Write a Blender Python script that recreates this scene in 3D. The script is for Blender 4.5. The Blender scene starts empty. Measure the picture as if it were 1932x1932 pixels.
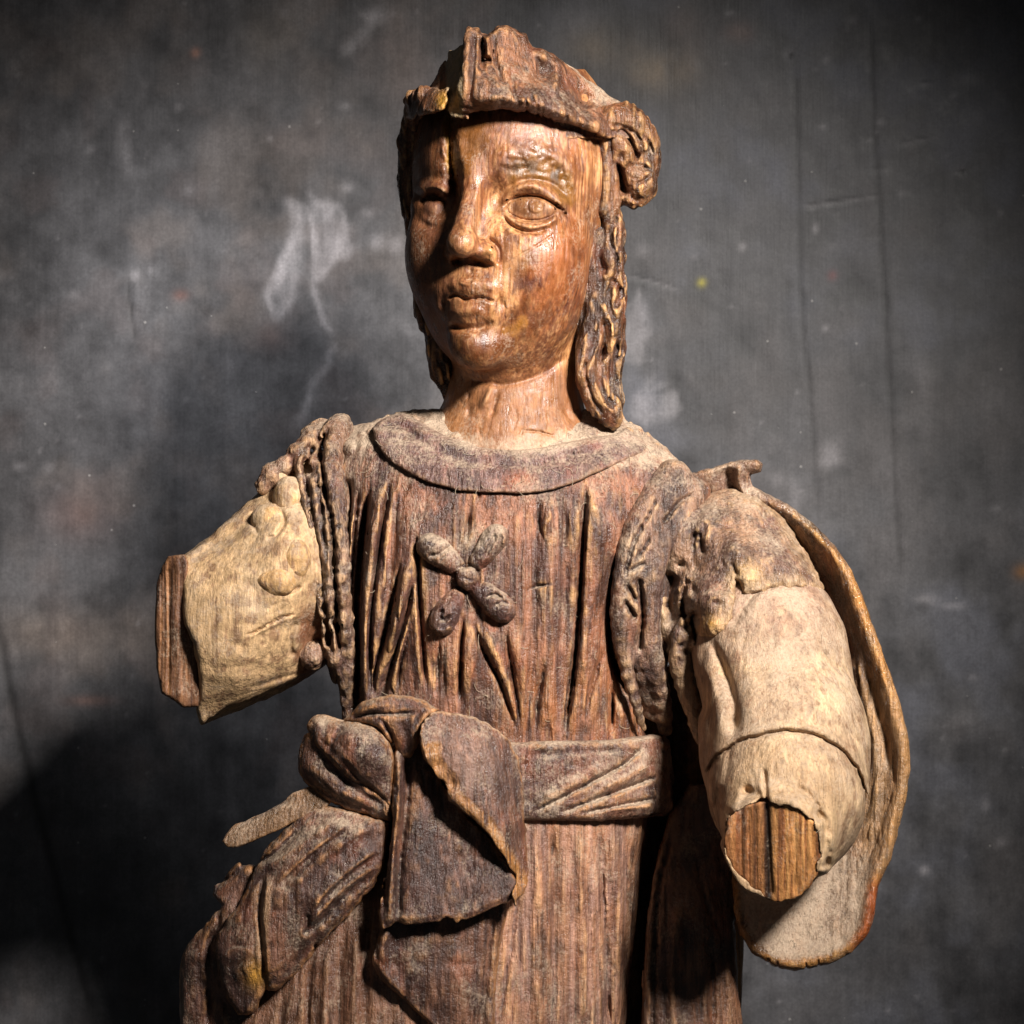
import bpy, math, random
import numpy as np

# ---------------------------------------------------------------- picture frame of the carving
# The statue is carved in block units: u to the right, v down, d towards the viewer.
S = 1932.0                 # block units across the frame at d = 0
K = 0.5 / S                # metres per unit
D = 4600.0                 # camera distance in units
f32 = np.float32
scene = bpy.context.scene
col = scene.collection


def to_world(u, v, d):
    k = (D - d) / D
    return np.stack([(u - 966.0) * k * K, -d * K + 0 * u, (966.0 - v) * k * K], -1)


def W(u, v, d):
    return tuple(float(t) for t in to_world(np.float64(u), np.float64(v), np.float64(d)))


# ---------------------------------------------------------------- camera, world, lamps, exposure
cam_d = bpy.data.cameras.new("camera")
cam = bpy.data.objects.new("camera", cam_d)
col.objects.link(cam)
cam.location = (0, -D * K, 0)
cam.rotation_euler = (math.radians(90), 0, 0)
cam_d.sensor_width = 36.0
cam_d.lens = 36.0 * D / S
cam_d.clip_start = 0.01
cam_d.clip_end = 50
cam_d.dof.use_dof = True
cam_d.dof.focus_distance = (D - 150) * K
cam_d.dof.aperture_fstop = 20.0
scene.camera = cam

world = bpy.data.worlds.new("World")
scene.world = world
world.use_nodes = True
world.node_tree.nodes["Background"].inputs[0].default_value = (0.9, 0.95, 1.0, 1)
world.node_tree.nodes["Background"].inputs[1].default_value = 0.035

from mathutils import Vector


def lamp(name, loc, target, energy, color, size, spot=None, blend=0.6):
    if spot:
        ld = bpy.data.lights.new(name, 'SPOT')
        ld.spot_size = math.radians(spot)
        ld.spot_blend = blend
        ld.shadow_soft_size = size
    else:
        ld = bpy.data.lights.new(name, 'AREA')
        ld.shape = 'DISK'
        ld.size = size
    ld.energy = energy
    ld.color = color
    o = bpy.data.objects.new(name, ld)
    col.objects.link(o)
    o.location = loc
    dv = Vector(target) - Vector(loc)
    o.rotation_euler = dv.to_track_quat('-Z', 'Y').to_euler()
    return o


lamp("key_lamp", (0.56, -1.0, 0.62), (0.03, 0, 0.03), 212.0, (1.0, 0.95, 0.9), 0.10, spot=35.5, blend=1.0)
lamp("wall_fill_lamp", (-0.44, -0.10, 0.46), (-0.125, 0.272, 0.02), 19.0, (0.96, 0.97, 1.0), 0.06, spot=33, blend=1.0)  # unseen fill lamp added to lift the head's shadow on the wall

scene.view_settings.view_transform = 'Standard'
scene.view_settings.look = 'None'
scene.view_settings.exposure = 0.0
scene.view_settings.gamma = 1.0

# ---------------------------------------------------------------- noise
_rs = np.random.RandomState(7)
_LAT = _rs.rand(64, 64, 64).astype(f32) * 2 - 1


def vnoise(x, y, z):
    xi = np.floor(x); yi = np.floor(y); zi = np.floor(z)
    fx = (x - xi).astype(f32); fy = (y - yi).astype(f32); fz = (z - zi).astype(f32)
    xi = xi.astype(np.int32) & 63; yi = yi.astype(np.int32) & 63; zi = zi.astype(np.int32) & 63
    fx = fx * fx * (3 - 2 * fx); fy = fy * fy * (3 - 2 * fy); fz = fz * fz * (3 - 2 * fz)
    x1 = (xi + 1) & 63; y1 = (yi + 1) & 63; z1 = (zi + 1) & 63
    L = _LAT
    a = L[xi, yi, zi]; a = a + fx * (L[x1, yi, zi] - a)
    b = L[xi, y1, zi]; b = b + fx * (L[x1, y1, zi] - b)
    a = a + fy * (b - a)
    c = L[xi, yi, z1]; c = c + fx * (L[x1, yi, z1] - c)
    e = L[xi, y1, z1]; e = e + fx * (L[x1, y1, z1] - e)
    c = c + fy * (e - c)
    return a + fz * (c - a)


def fbm(x, y, z, oct=3, gain=0.5):
    s = 0; a = 1.0; t = 0
    for i in range(oct):
        s = s + a * vnoise(x * (2.03 ** i) + 17.3 * i, y * (2.03 ** i) + 5.1 * i, z * (2.03 ** i) + 9.7 * i)
        t += a
        a *= gain
    return s / t


def sstep(a, b, x):
    t = np.clip((x - a) / (b - a), 0, 1)
    return t * t * (3 - 2 * t)


# ---------------------------------------------------------------- 2-D carving maps
def smooth_line(pts, n=8):
    p = np.asarray(pts, float)
    if len(p) < 3:
        return p
    q = np.vstack([2 * p[0] - p[1], p, 2 * p[-1] - p[-2]])
    out = []
    for i in range(1, len(q) - 2):
        t = np.linspace(0, 1, n, endpoint=False)[:, None]
        a, b, c, e = q[i - 1], q[i], q[i + 1], q[i + 2]
        out.append(0.5 * (2 * b + (c - a) * t + (2 * a - 5 * b + 4 * c - e) * t ** 2 + (-a + 3 * b - 3 * c + e) * t ** 3))
    out.append(p[-1:])
    return np.vstack(out)


class Map:
    """a height or mask map over the block's front (u, v)"""
    def __init__(s, u0, v0, u1, v1, val=0.0, res=1.0):
        s.u0, s.v0, s.res = u0, v0, res
        s.n = int((u1 - u0) / res) + 1
        s.m = int((v1 - v0) / res) + 1
        s.a = np.full((s.m, s.n), val, f32)

    def win(s, lo, hi, pad):
        i0 = max(0, int((lo[0] - pad - s.u0) / s.res)); i1 = min(s.n, int((hi[0] + pad - s.u0) / s.res) + 2)
        j0 = max(0, int((lo[1] - pad - s.v0) / s.res)); j1 = min(s.m, int((hi[1] + pad - s.v0) / s.res) + 2)
        if i1 <= i0 or j1 <= j0:
            return None
        uu, vv = np.meshgrid(s.u0 + np.arange(i0, i1) * s.res, s.v0 + np.arange(j0, j1) * s.res)
        return (slice(j0, j1), slice(i0, i1)), uu.astype(f32), vv.astype(f32)

    def line(s, pts, w, smooth=True):
        p = smooth_line(pts) if smooth else np.asarray(pts, float)
        r = s.win(p.min(0), p.max(0), 4 * w + 2)
        if r is None:
            return None
        sl, uu, vv = r
        best = np.full(uu.shape, 1e9, f32); side = np.zeros_like(uu); tt = np.zeros_like(uu)
        L = np.r_[0, np.cumsum(np.hypot(*np.diff(p, axis=0).T))]
        for i in range(len(p) - 1):
            ax, ay = p[i]; dx, dy = p[i + 1] - p[i]
            l2 = dx * dx + dy * dy + 1e-9
            t = np.clip(((uu - ax) * dx + (vv - ay) * dy) / l2, 0, 1)
            ex = uu - ax - t * dx; ey = vv - ay - t * dy
            dd = ex * ex + ey * ey
            m = dd < best
            best = np.where(m, dd, best)
            side = np.where(m, dx * (vv - ay) - dy * (uu - ax), side)
            tt = np.where(m, L[i] + t * (L[i + 1] - L[i]), tt)
        return sl, np.sqrt(best), np.sign(side), tt, L[-1], uu, vv

    def stroke(s, pts, w, amp, prof='g', taper=25.0, smooth=True, rough=0.0):
        r = s.line(pts, w, smooth)
        if r is None:
            return
        sl, d, side, tt, L, uu, vv = r
        if rough:
            d = np.maximum(0, d + rough * vnoise(uu / 5.0, vv / 7.0, 3.3 + 0 * uu))
        tap = np.clip(np.minimum(tt, L - tt) / taper, 0, 1) if taper else 1.0
        if prof == 'g':
            k = np.exp(-(d / w) ** 2)
        elif prof == 'v':
            k = np.exp(-d / w)
        elif prof == 'r':      # round bead
            k = np.sqrt(np.clip(1 - (d / w) ** 2, 0, 1))
        elif prof == 'lin':    # chamfer
            k = np.clip(1 - d / w, 0, 1)
        elif prof == 'step':   # raised on the right-hand side of the line's direction
            k = np.exp(-d / w) / (1 + np.exp(-np.clip(side * d / 1.3, -30, 30)))
        elif prof == 'stepl':
            k = np.exp(-d / w) / (1 + np.exp(np.clip(side * d / 1.3, -30, 30)))
        s.a[sl] += amp * k * tap

    def blob(s, u, v, ru, rv, amp, ang=0.0, p=2.0):
        R = max(ru, rv)
        r = s.win((u, v), (u, v), 3 * R)
        if r is None:
            return
        sl, uu, vv = r
        c, n = math.cos(math.radians(ang)), math.sin(math.radians(ang))
        x = (uu - u) * c + (vv - v) * n; y = -(uu - u) * n + (vv - v) * c
        s.a[sl] += amp * np.exp(-(np.sqrt((x / ru) ** 2 + (y / rv) ** 2) ** p))

    def polysd(s, pts, smooth=False):
        """signed distance to a polygon (negative inside), over the whole map"""
        p = np.asarray(pts, float)
        if smooth:
            p = smooth_line(np.vstack([p, p[:1]]), 5)[:-1]
        uu, vv = np.meshgrid(s.u0 + np.arange(s.n) * s.res, s.v0 + np.arange(s.m) * s.res)
        uu = uu.astype(f32); vv = vv.astype(f32)
        best = np.full(uu.shape, 1e12, f32); ins = np.zeros(uu.shape, bool)
        for i in range(len(p)):
            a = p[i]; b = p[(i + 1) % len(p)]
            dx, dy = b - a
            t = np.clip(((uu - a[0]) * dx + (vv - a[1]) * dy) / (dx * dx + dy * dy + 1e-9), 0, 1)
            best = np.minimum(best, (uu - a[0] - t * dx) ** 2 + (vv - a[1] - t * dy) ** 2)
            if a[1] != b[1]:
                cr = ((a[1] > vv) != (b[1] > vv)) & (uu < (b[0] - a[0]) * (vv - a[1]) / (b[1] - a[1]) + a[0])
                ins ^= cr
        d = np.sqrt(best)
        return np.where(ins, -d, d)

    def sample(s, u, v):
        x = np.clip((u - s.u0) / s.res, 0, s.n - 1.001); y = np.clip((v - s.v0) / s.res, 0, s.m - 1.001)
        i = x.astype(np.int32); j = y.astype(np.int32)
        fx = (x - i).astype(f32); fy = (y - j).astype(f32)
        a = s.a
        p = a[j, i]; p = p + fx * (a[j, i + 1] - p)
        q = a[j + 1, i]; q = q + fx * (a[j + 1, i + 1] - q)
        return p + fy * (q - p)


def polymap(pts, smooth=False, pad=120, res=2.0, rough=0.0):
    p = np.asarray(pts, float)
    m = Map(p[:, 0].min() - pad, p[:, 1].min() - pad, p[:, 0].max() + pad, p[:, 1].max() + pad, res=res)
    m.a = m.polysd(pts, smooth).astype(f32)
    if rough:
        uu, vv = np.meshgrid(m.u0 + np.arange(m.n) * res, m.v0 + np.arange(m.m) * res)
        m.a += (rough * fbm(uu / 16.0, vv / 16.0, 0 * uu + 2.7, 3)).astype(f32)
    return m


def field(ctrl, pad=150, res=6.0):
    """smooth depth field through (u, v, d) control points"""
    c = np.asarray(ctrl, float)
    n = len(c)
    P = c[:, :2] / 100.0

    def phi(r2):
        return np.where(r2 > 1e-12, 0.5 * r2 * np.log(r2 + 1e-12), 0)
    A = np.zeros((n + 3, n + 3))
    A[:n, :n] = phi(((P[:, None] - P[None]) ** 2).sum(-1)) + np.eye(n) * 0.02
    A[:n, n] = 1; A[:n, n + 1:] = P
    A[n, :n] = 1; A[n + 1:, :n] = P.T
    w = np.linalg.solve(A, np.r_[c[:, 2], 0, 0, 0])
    m = Map(c[:, 0].min() - pad, c[:, 1].min() - pad, c[:, 0].max() + pad, c[:, 1].max() + pad, res=res)
    uu, vv = np.meshgrid((m.u0 + np.arange(m.n) * res) / 100, (m.v0 + np.arange(m.m) * res) / 100)
    z = w[n] + w[n + 1] * uu + w[n + 2] * vv
    for i in range(n):
        z = z + w[i] * phi((uu - P[i, 0]) ** 2 + (vv - P[i, 1]) ** 2)
    m.a = z.astype(f32)
    return m


def jag(pts, amp, seed, step=7.0):
    """a torn, splintery version of a line"""
    p = smooth_line(pts, 12)
    L = np.r_[0, np.cumsum(np.hypot(*np.diff(p, axis=0).T))]
    t = np.arange(0, L[-1] + step, step)
    r = np.random.RandomState(seed)
    q = np.stack([np.interp(t, L, p[:, 0]), np.interp(t, L, p[:, 1])], 1)
    return q + r.uniform(-amp, amp, q.shape)


def chisel(p, su, sv, a, seed=0.0):
    """shallow gouge cuts that meet in crisp creases"""
    return a * (2.2 * np.abs(vnoise(p[0] / su + seed, p[1] / sv, p[2] / su)) - 0.7)


# ---------------------------------------------------------------- solids
def smin(a, b, k):
    h = np.maximum(k - np.abs(a - b), 0) / k
    return np.minimum(a, b) - h * h * k * 0.25


def smax(a, b, k):
    return -smin(-a, -b, k)


def ell(p, c, r):
    x = (p[0] - c[0]); y = (p[1] - c[1]); z = (p[2] - c[2])
    k0 = np.sqrt((x / r[0]) ** 2 + (y / r[1]) ** 2 + (z / r[2]) ** 2)
    k1 = np.sqrt((x / r[0] ** 2) ** 2 + (y / r[1] ** 2) ** 2 + (z / r[2] ** 2) ** 2) + 1e-9
    return k0 * (k0 - 1) / k1


def cone(p, a, b):
    """round cone from a = (u, v, d, r) to b"""
    ax, ay, az, ra = a; bx, by, bz, rb = b
    dx, dy, dz = bx - ax, by - ay, bz - az
    t = np.clip(((p[0] - ax) * dx + (p[1] - ay) * dy + (p[2] - az) * dz) / (dx * dx + dy * dy + dz * dz + 1e-9), 0, 1)
    return np.sqrt((p[0] - ax - t * dx) ** 2 + (p[1] - ay - t * dy) ** 2 + (p[2] - az - t * dz) ** 2) - (ra + t * (rb - ra))


def chain(p, pts, k=10.0, smooth=True):
    if smooth and len(pts) > 2:
        pts = smooth_line(pts, 3)
    s = None
    for i in range(len(pts) - 1):
        c = cone(p, pts[i], pts[i + 1])
        s = c if s is None else smin(s, c, k)
    return s


def slab(p, pm, fm, thick, rnd=8.0, off=0.0):
    """a sheet with outline pm, front surface at depth fm, rounded edges"""
    a = pm.sample(p[0], p[1]) + rnd
    front = fm.sample(p[0], p[1]) + off if hasattr(fm, 'sample') else fm + off
    b = np.abs(p[2] - front + thick * 0.5) - thick * 0.5 + rnd
    b = b * 0.8
    return np.minimum(np.maximum(a, b), 0) + np.sqrt(np.maximum(a, 0) ** 2 + np.maximum(b, 0) ** 2) - rnd


class Column:
    """upright body with left/right edges, depth centre and half depth given per v"""
    def __init__(s, rows, n=2.3):
        s.r = np.asarray(rows, float)
        s.n = n
        t = np.linspace(s.r[0, 0], s.r[-1, 0], 400)
        s.t = t
        q = [np.interp(t, s.r[:, 0], s.r[:, i]) for i in range(5)]
        ker = np.hanning(15); ker /= ker.sum()
        q = [np.convolve(np.pad(x, 7, mode='edge'), ker, 'valid') for x in q]
        s.c = (q[1] + q[2]) / 2; s.h = (q[2] - q[1]) / 2; s.dc = q[3]; s.b = q[4]
        s.sl = np.sqrt(1 + np.maximum(np.abs(np.gradient(s.h, t)), np.abs(np.gradient(s.b, t))) ** 2)

    def __call__(s, p):
        v = np.clip(p[1], s.t[0], s.t[-1])
        f = (v - s.t[0]) / (s.t[1] - s.t[0])
        i = np.minimum(f.astype(np.int32), len(s.t) - 2)
        f = (f - i).astype(f32)

        def g(a):
            a = a.astype(f32)
            return a[i] + f * (a[i + 1] - a[i])
        c = g(s.c); h = g(s.h); dc = g(s.dc); b = g(s.b); sl = g(s.sl)
        x = np.abs(p[0] - c) / h; y = np.abs(p[2] - dc) / b
        k = (x ** s.n + y ** s.n + 1e-9) ** (1.0 / s.n)
        dd = (k - 1) * np.minimum(h, b) / sl
        e = np.maximum(s.t[0] - p[1], p[1] - s.t[-1])
        return np.maximum(dd, e).astype(f32)


# ---------------------------------------------------------------- sparse surface nets
def carve(f, lo, hi, h, amp=6.0, lip=1.25):
    lo = np.asarray(lo, float); hi = np.asarray(hi, float)
    A, Bk = 16, 4
    nb = np.ceil((hi - lo) / (A * h)).astype(int)

    def ev(pts):
        out = np.empty(len(pts), f32)
        st = 300000
        for i in range(0, len(pts), st):
            q = pts[i:i + st]
            out[i:i + st] = f((q[:, 0], q[:, 1], q[:, 2]))
        return out
    g = np.stack(np.meshgrid(*[np.arange(n) for n in nb], indexing='ij'), -1).reshape(-1, 3)
    c = (lo + (g + 0.5) * A * h).astype(f32)
    keep = np.abs(ev(c)) < A * h * 0.87 * lip + amp
    g = g[keep]
    o = np.stack(np.meshgrid(*[np.arange(A // Bk)] * 3, indexing='ij'), -1).reshape(-1, 3)
    g = (g[:, None] * (A // Bk) + o[None]).reshape(-1, 3)
    c = (lo + (g + 0.5) * Bk * h).astype(f32)
    keep = np.abs(ev(c)) < Bk * h * 0.87 * lip + amp * 0.5
    g = g[keep]
    dim = nb * A + 1
    st = np.array([dim[1] * dim[2], dim[2], 1], np.int64)
    o = np.stack(np.meshgrid(*[np.arange(Bk + 1)] * 3, indexing='ij'), -1).reshape(-1, 3)
    base = (g * Bk) @ st
    mark = np.zeros(int(dim.prod()), bool)
    for k in (o @ st):
        mark[base + k] = True
    ids = np.flatnonzero(mark)
    del mark
    ii = np.stack([ids // st[0], (ids // st[1]) % dim[1], ids % dim[2]], -1)
    val = ev((lo + ii * h).astype(f32))
    V = np.full(int(dim.prod()), 1e3, f32)
    V[ids] = val
    oc = np.stack(np.meshgrid(*[np.arange(Bk)] * 3, indexing='ij'), -1).reshape(-1, 3) @ st
    cells = (base[:, None] + oc[None]).ravel()
    cor = np.array([[i, j, k] for i in (0, 1) for j in (0, 1) for k in (0, 1)])
    co = cor @ st
    s0 = V[cells] < 0
    mixd = np.zeros(len(cells), bool)
    for k in co[1:]:
        mixd |= (V[cells + k] < 0) != s0
    cells = np.sort(cells[mixd])
    cv = np.stack([V[cells + k] for k in co], 1)
    acc = np.zeros((len(cells), 3)); cnt = np.zeros(len(cells))
    for a in range(8):
        for b in range(a + 1, 8):
            if np.abs(cor[a] - cor[b]).sum() == 1:
                m = (cv[:, a] < 0) != (cv[:, b] < 0)
                t = np.where(m, cv[:, a] / np.where(m, cv[:, a] - cv[:, b], 1), 0)
                acc += (cor[a] + t[:, None] * (cor[b] - cor[a])) * m[:, None]
                cnt += m
    acc /= cnt[:, None]
    ci = np.stack([cells // st[0], (cells // st[1]) % dim[1], cells % dim[2]], -1)
    verts = lo + (ci + acc) * h
    quads = []
    n = len(cells)

    def find(c):
        i = np.searchsorted(cells, c)
        i = np.minimum(i, n - 1)
        return np.where(cells[i] == c, i, -1)
    for ax in range(3):
        b, c = [(1, 2), (2, 0), (0, 1)][ax]
        far = cells + st[ax]
        m = (V[cells] < 0) != (V[far] < 0)
        m = np.flatnonzero(m)
        e = cells[m]
        q = np.stack([m, find(e - st[b]), find(e - st[b] - st[c]), find(e - st[c])], 1)
        ok = (q >= 0).all(1)
        q = q[ok]; e = e[ok]
        fl = V[e] < 0
        # (u, v, d) is right-handed seen with v down, d to the viewer: mapped to world it is mirrored once
        q[fl] = q[fl][:, ::-1]
        quads.append(q)
    return verts, np.vstack(quads)


def vertex_normals(P, Q):
    a = P[Q[:, 2]] - P[Q[:, 0]]; b = P[Q[:, 3]] - P[Q[:, 1]]
    n = np.cross(a, b)
    N = np.zeros_like(P)
    for k in range(3):
        for j in range(4):
            N[:, k] += np.bincount(Q[:, j], n[:, k], len(P))
    return N / (np.linalg.norm(N, axis=1, keepdims=True) + 1e-12)


def srgb(r, g, b):
    c = np.array([r, g, b], float) / 255
    return np.where(c <= 0.04045, c / 12.92, ((c + 0.055) / 1.055) ** 2.4)


def cavity(P, Q, N, iters):
    e = np.vstack([Q[:, [0, 1]], Q[:, [1, 2]], Q[:, [2, 3]], Q[:, [3, 0]]])
    n = len(P)
    deg = np.bincount(e[:, 0], minlength=n) + np.bincount(e[:, 1], minlength=n)
    X = P.copy()
    res = []
    it = 0
    for k in iters:
        while it < k:
            Y = np.empty_like(X)
            for c in range(3):
                Y[:, c] = np.bincount(e[:, 0], X[e[:, 1], c], n) + np.bincount(e[:, 1], X[e[:, 0], c], n)
            X = 0.3 * X + 0.7 * Y / np.maximum(deg, 1)[:, None]
            it += 1
        res.append(((P - X) * N).sum(1))     # > 0 on ridges, < 0 in hollows
    return res


FINENESS = 1.2


def build(name, f, lo, hi, h, paint, mat, parent=None, amp=6.0, lip=1.25, label=None):
    h = h * FINENESS
    verts, quads = carve(f, lo, hi, h, amp, lip)
    P = to_world(verts[:, 0], verts[:, 1], verts[:, 2])
    N = vertex_normals(P, quads)
    # which way does the surface face? compare with the solid's gradient
    step = 0.5
    q = verts[:2000].astype(f32)
    g0 = f((q[:, 0], q[:, 1], q[:, 2] + step)) - f((q[:, 0], q[:, 1], q[:, 2] - step))
    if (g0 * (-N[:2000, 1])).sum() < 0:
        quads = quads[:, ::-1].copy()
        N = -N
    fine, broad = cavity(P / K, quads, N, (3, 22))
    rgb, rough, dust = paint(verts[:, 0], verts[:, 1], verts[:, 2], N, fine, broad)
    # the side turned to the wall is left rougher: its vertices are merged on a coarse lattice
    back = N[:, 1] > 0.2
    g = np.floor(P / (5.0 * h * K)).astype(np.int64) + 100000
    key = np.where(back, (g[:, 0] * 1000003 + g[:, 1]) * 1000003 + g[:, 2], -1 - np.arange(len(P)))
    _, inv = np.unique(key, return_inverse=True)
    inv = inv.ravel()
    cnt = np.bincount(inv).astype(float)

    def avg(x):
        return np.bincount(inv, np.broadcast_to(x, inv.shape)) / cnt
    P = np.stack([avg(P[:, k]) for k in range(3)], 1)
    rgb = np.stack([avg(rgb[:, k]) for k in range(3)], 1)
    rough = avg(np.asarray(rough)); dust = avg(np.asarray(dust))
    q = inv[quads]
    eq = np.stack([q[:, 0] == q[:, 1], q[:, 1] == q[:, 2], q[:, 2] == q[:, 3], q[:, 3] == q[:, 0]], 1)
    ne = eq.sum(1)
    diag = (q[:, 0] == q[:, 2]) | (q[:, 1] == q[:, 3])
    full = q[(ne == 0) & ~diag]
    t = q[(ne == 1) & ~diag]
    e = eq[(ne == 1) & ~diag].argmax(1)
    tris = np.stack([t[np.arange(len(t)), (e + k) % 4] for k in (1, 2, 3)], 1) if len(t) else np.zeros((0, 3), int)
    if len(tris):
        _, ui = np.unique(np.sort(tris, 1), axis=0, return_index=True)
        tris = tris[ui]
    return mesh_object(name, P, full, rgb, rough, dust, mat, parent, label, tris=tris)


def mesh_object(name, P, quads, rgb, rough, dust, mat, parent=None, label=None, smooth=True, tris=None):
    me = bpy.data.meshes.new(name)
    n, m = len(P), len(quads)
    me.vertices.add(n)
    me.vertices.foreach_set("co", P.astype(f32).ravel())
    nt = 0 if tris is None else len(tris)
    li = quads.astype(np.int32).ravel()
    ls = np.arange(0, m * 4, 4, dtype=np.int32)
    if nt:
        li = np.r_[li, tris.astype(np.int32).ravel()]
        ls = np.r_[ls, m * 4 + np.arange(0, nt * 3, 3, dtype=np.int32)]
    me.loops.add(len(li))
    me.loops.foreach_set("vertex_index", li)
    me.polygons.add(m + nt)
    me.polygons.foreach_set("loop_start", ls)
    me.polygons.foreach_set("use_smooth", np.full(m + nt, smooth))
    me.update(calc_edges=True)
    me.validate()
    at = me.attributes.new("wood_colour", 'FLOAT_COLOR', 'POINT')
    c4 = np.ones((n, 4), f32)
    c4[:, :3] = rgb
    at.data.foreach_set("color", c4.ravel())
    for nm, arr in (("wood_rough", rough), ("wood_dust", dust)):
        a = me.attributes.new(nm, 'FLOAT', 'POINT')
        a.data.foreach_set("value", np.broadcast_to(np.asarray(arr, f32), (n,)).copy())
    me.materials.append(mat)
    o = bpy.data.objects.new(name, me)
    col.objects.link(o)
    if parent:
        o.parent = parent
    if label:
        o["label"] = label
    return o
# ---------------------------------------------------------------- materials
def node(nt, kind, **kw):
    n = nt.nodes.new(kind)
    for k, v in kw.items():
        if k.startswith('i_'):
            key = k[2:]
            key = int(key) if key.isdigit() else key.replace('_', ' ')
            n.inputs[key].default_value = v
        else:
            setattr(n, k, v)
    return n


def link(nt, a, b):
    nt.links.new(a, b)


def math_node(nt, op, a, b=None, c=None, clamp=False):
    n = nt.nodes.new('ShaderNodeMath'); n.operation = op; n.use_clamp = clamp
    for i, x in enumerate((a, b, c)):
        if x is None:
            continue
        if isinstance(x, (int, float)):
            n.inputs[i].default_value = x
        else:
            nt.links.new(x, n.inputs[i])
    return n.outputs[0]


def noise_node(nt, vec, scale, detail=3, rough=0.55, dist=0.0, stretch=(1, 1, 1)):
    mp = nt.nodes.new('ShaderNodeMapping')
    mp.inputs['Scale'].default_value = [scale * s for s in stretch]
    nt.links.new(vec, mp.inputs['Vector'])
    n = nt.nodes.new('ShaderNodeTexNoise')
    n.inputs['Scale'].default_value = 1.0
    n.inputs['Detail'].default_value = detail
    n.inputs['Roughness'].default_value = rough
    n.inputs['Distortion'].default_value = dist
    nt.links.new(mp.outputs[0], n.inputs['Vector'])
    return n.outputs['Fac']


def remap(nt, x, a, b, c=0.0, e=1.0):
    n = nt.nodes.new('ShaderNodeMapRange')
    n.inputs[1].default_value = a; n.inputs[2].default_value = b
    n.inputs[3].default_value = c; n.inputs[4].default_value = e
    nt.links.new(x, n.inputs[0])
    return n.outputs[0]


def mixcol(nt, fac, a, b, mode='MIX'):
    n = nt.nodes.new('ShaderNodeMix'); n.data_type = 'RGBA'; n.blend_type = mode
    n.clamp_factor = True
    for sock, x in ((n.inputs[0], fac), (n.inputs[6], a), (n.inputs[7], b)):
        if isinstance(x, (int, float)):
            sock.default_value = x
        elif isinstance(x, (tuple, list, np.ndarray)):
            sock.default_value = (*[float(t) for t in x], 1)[:4]
        else:
            nt.links.new(x, sock)
    return n.outputs[2]


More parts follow.
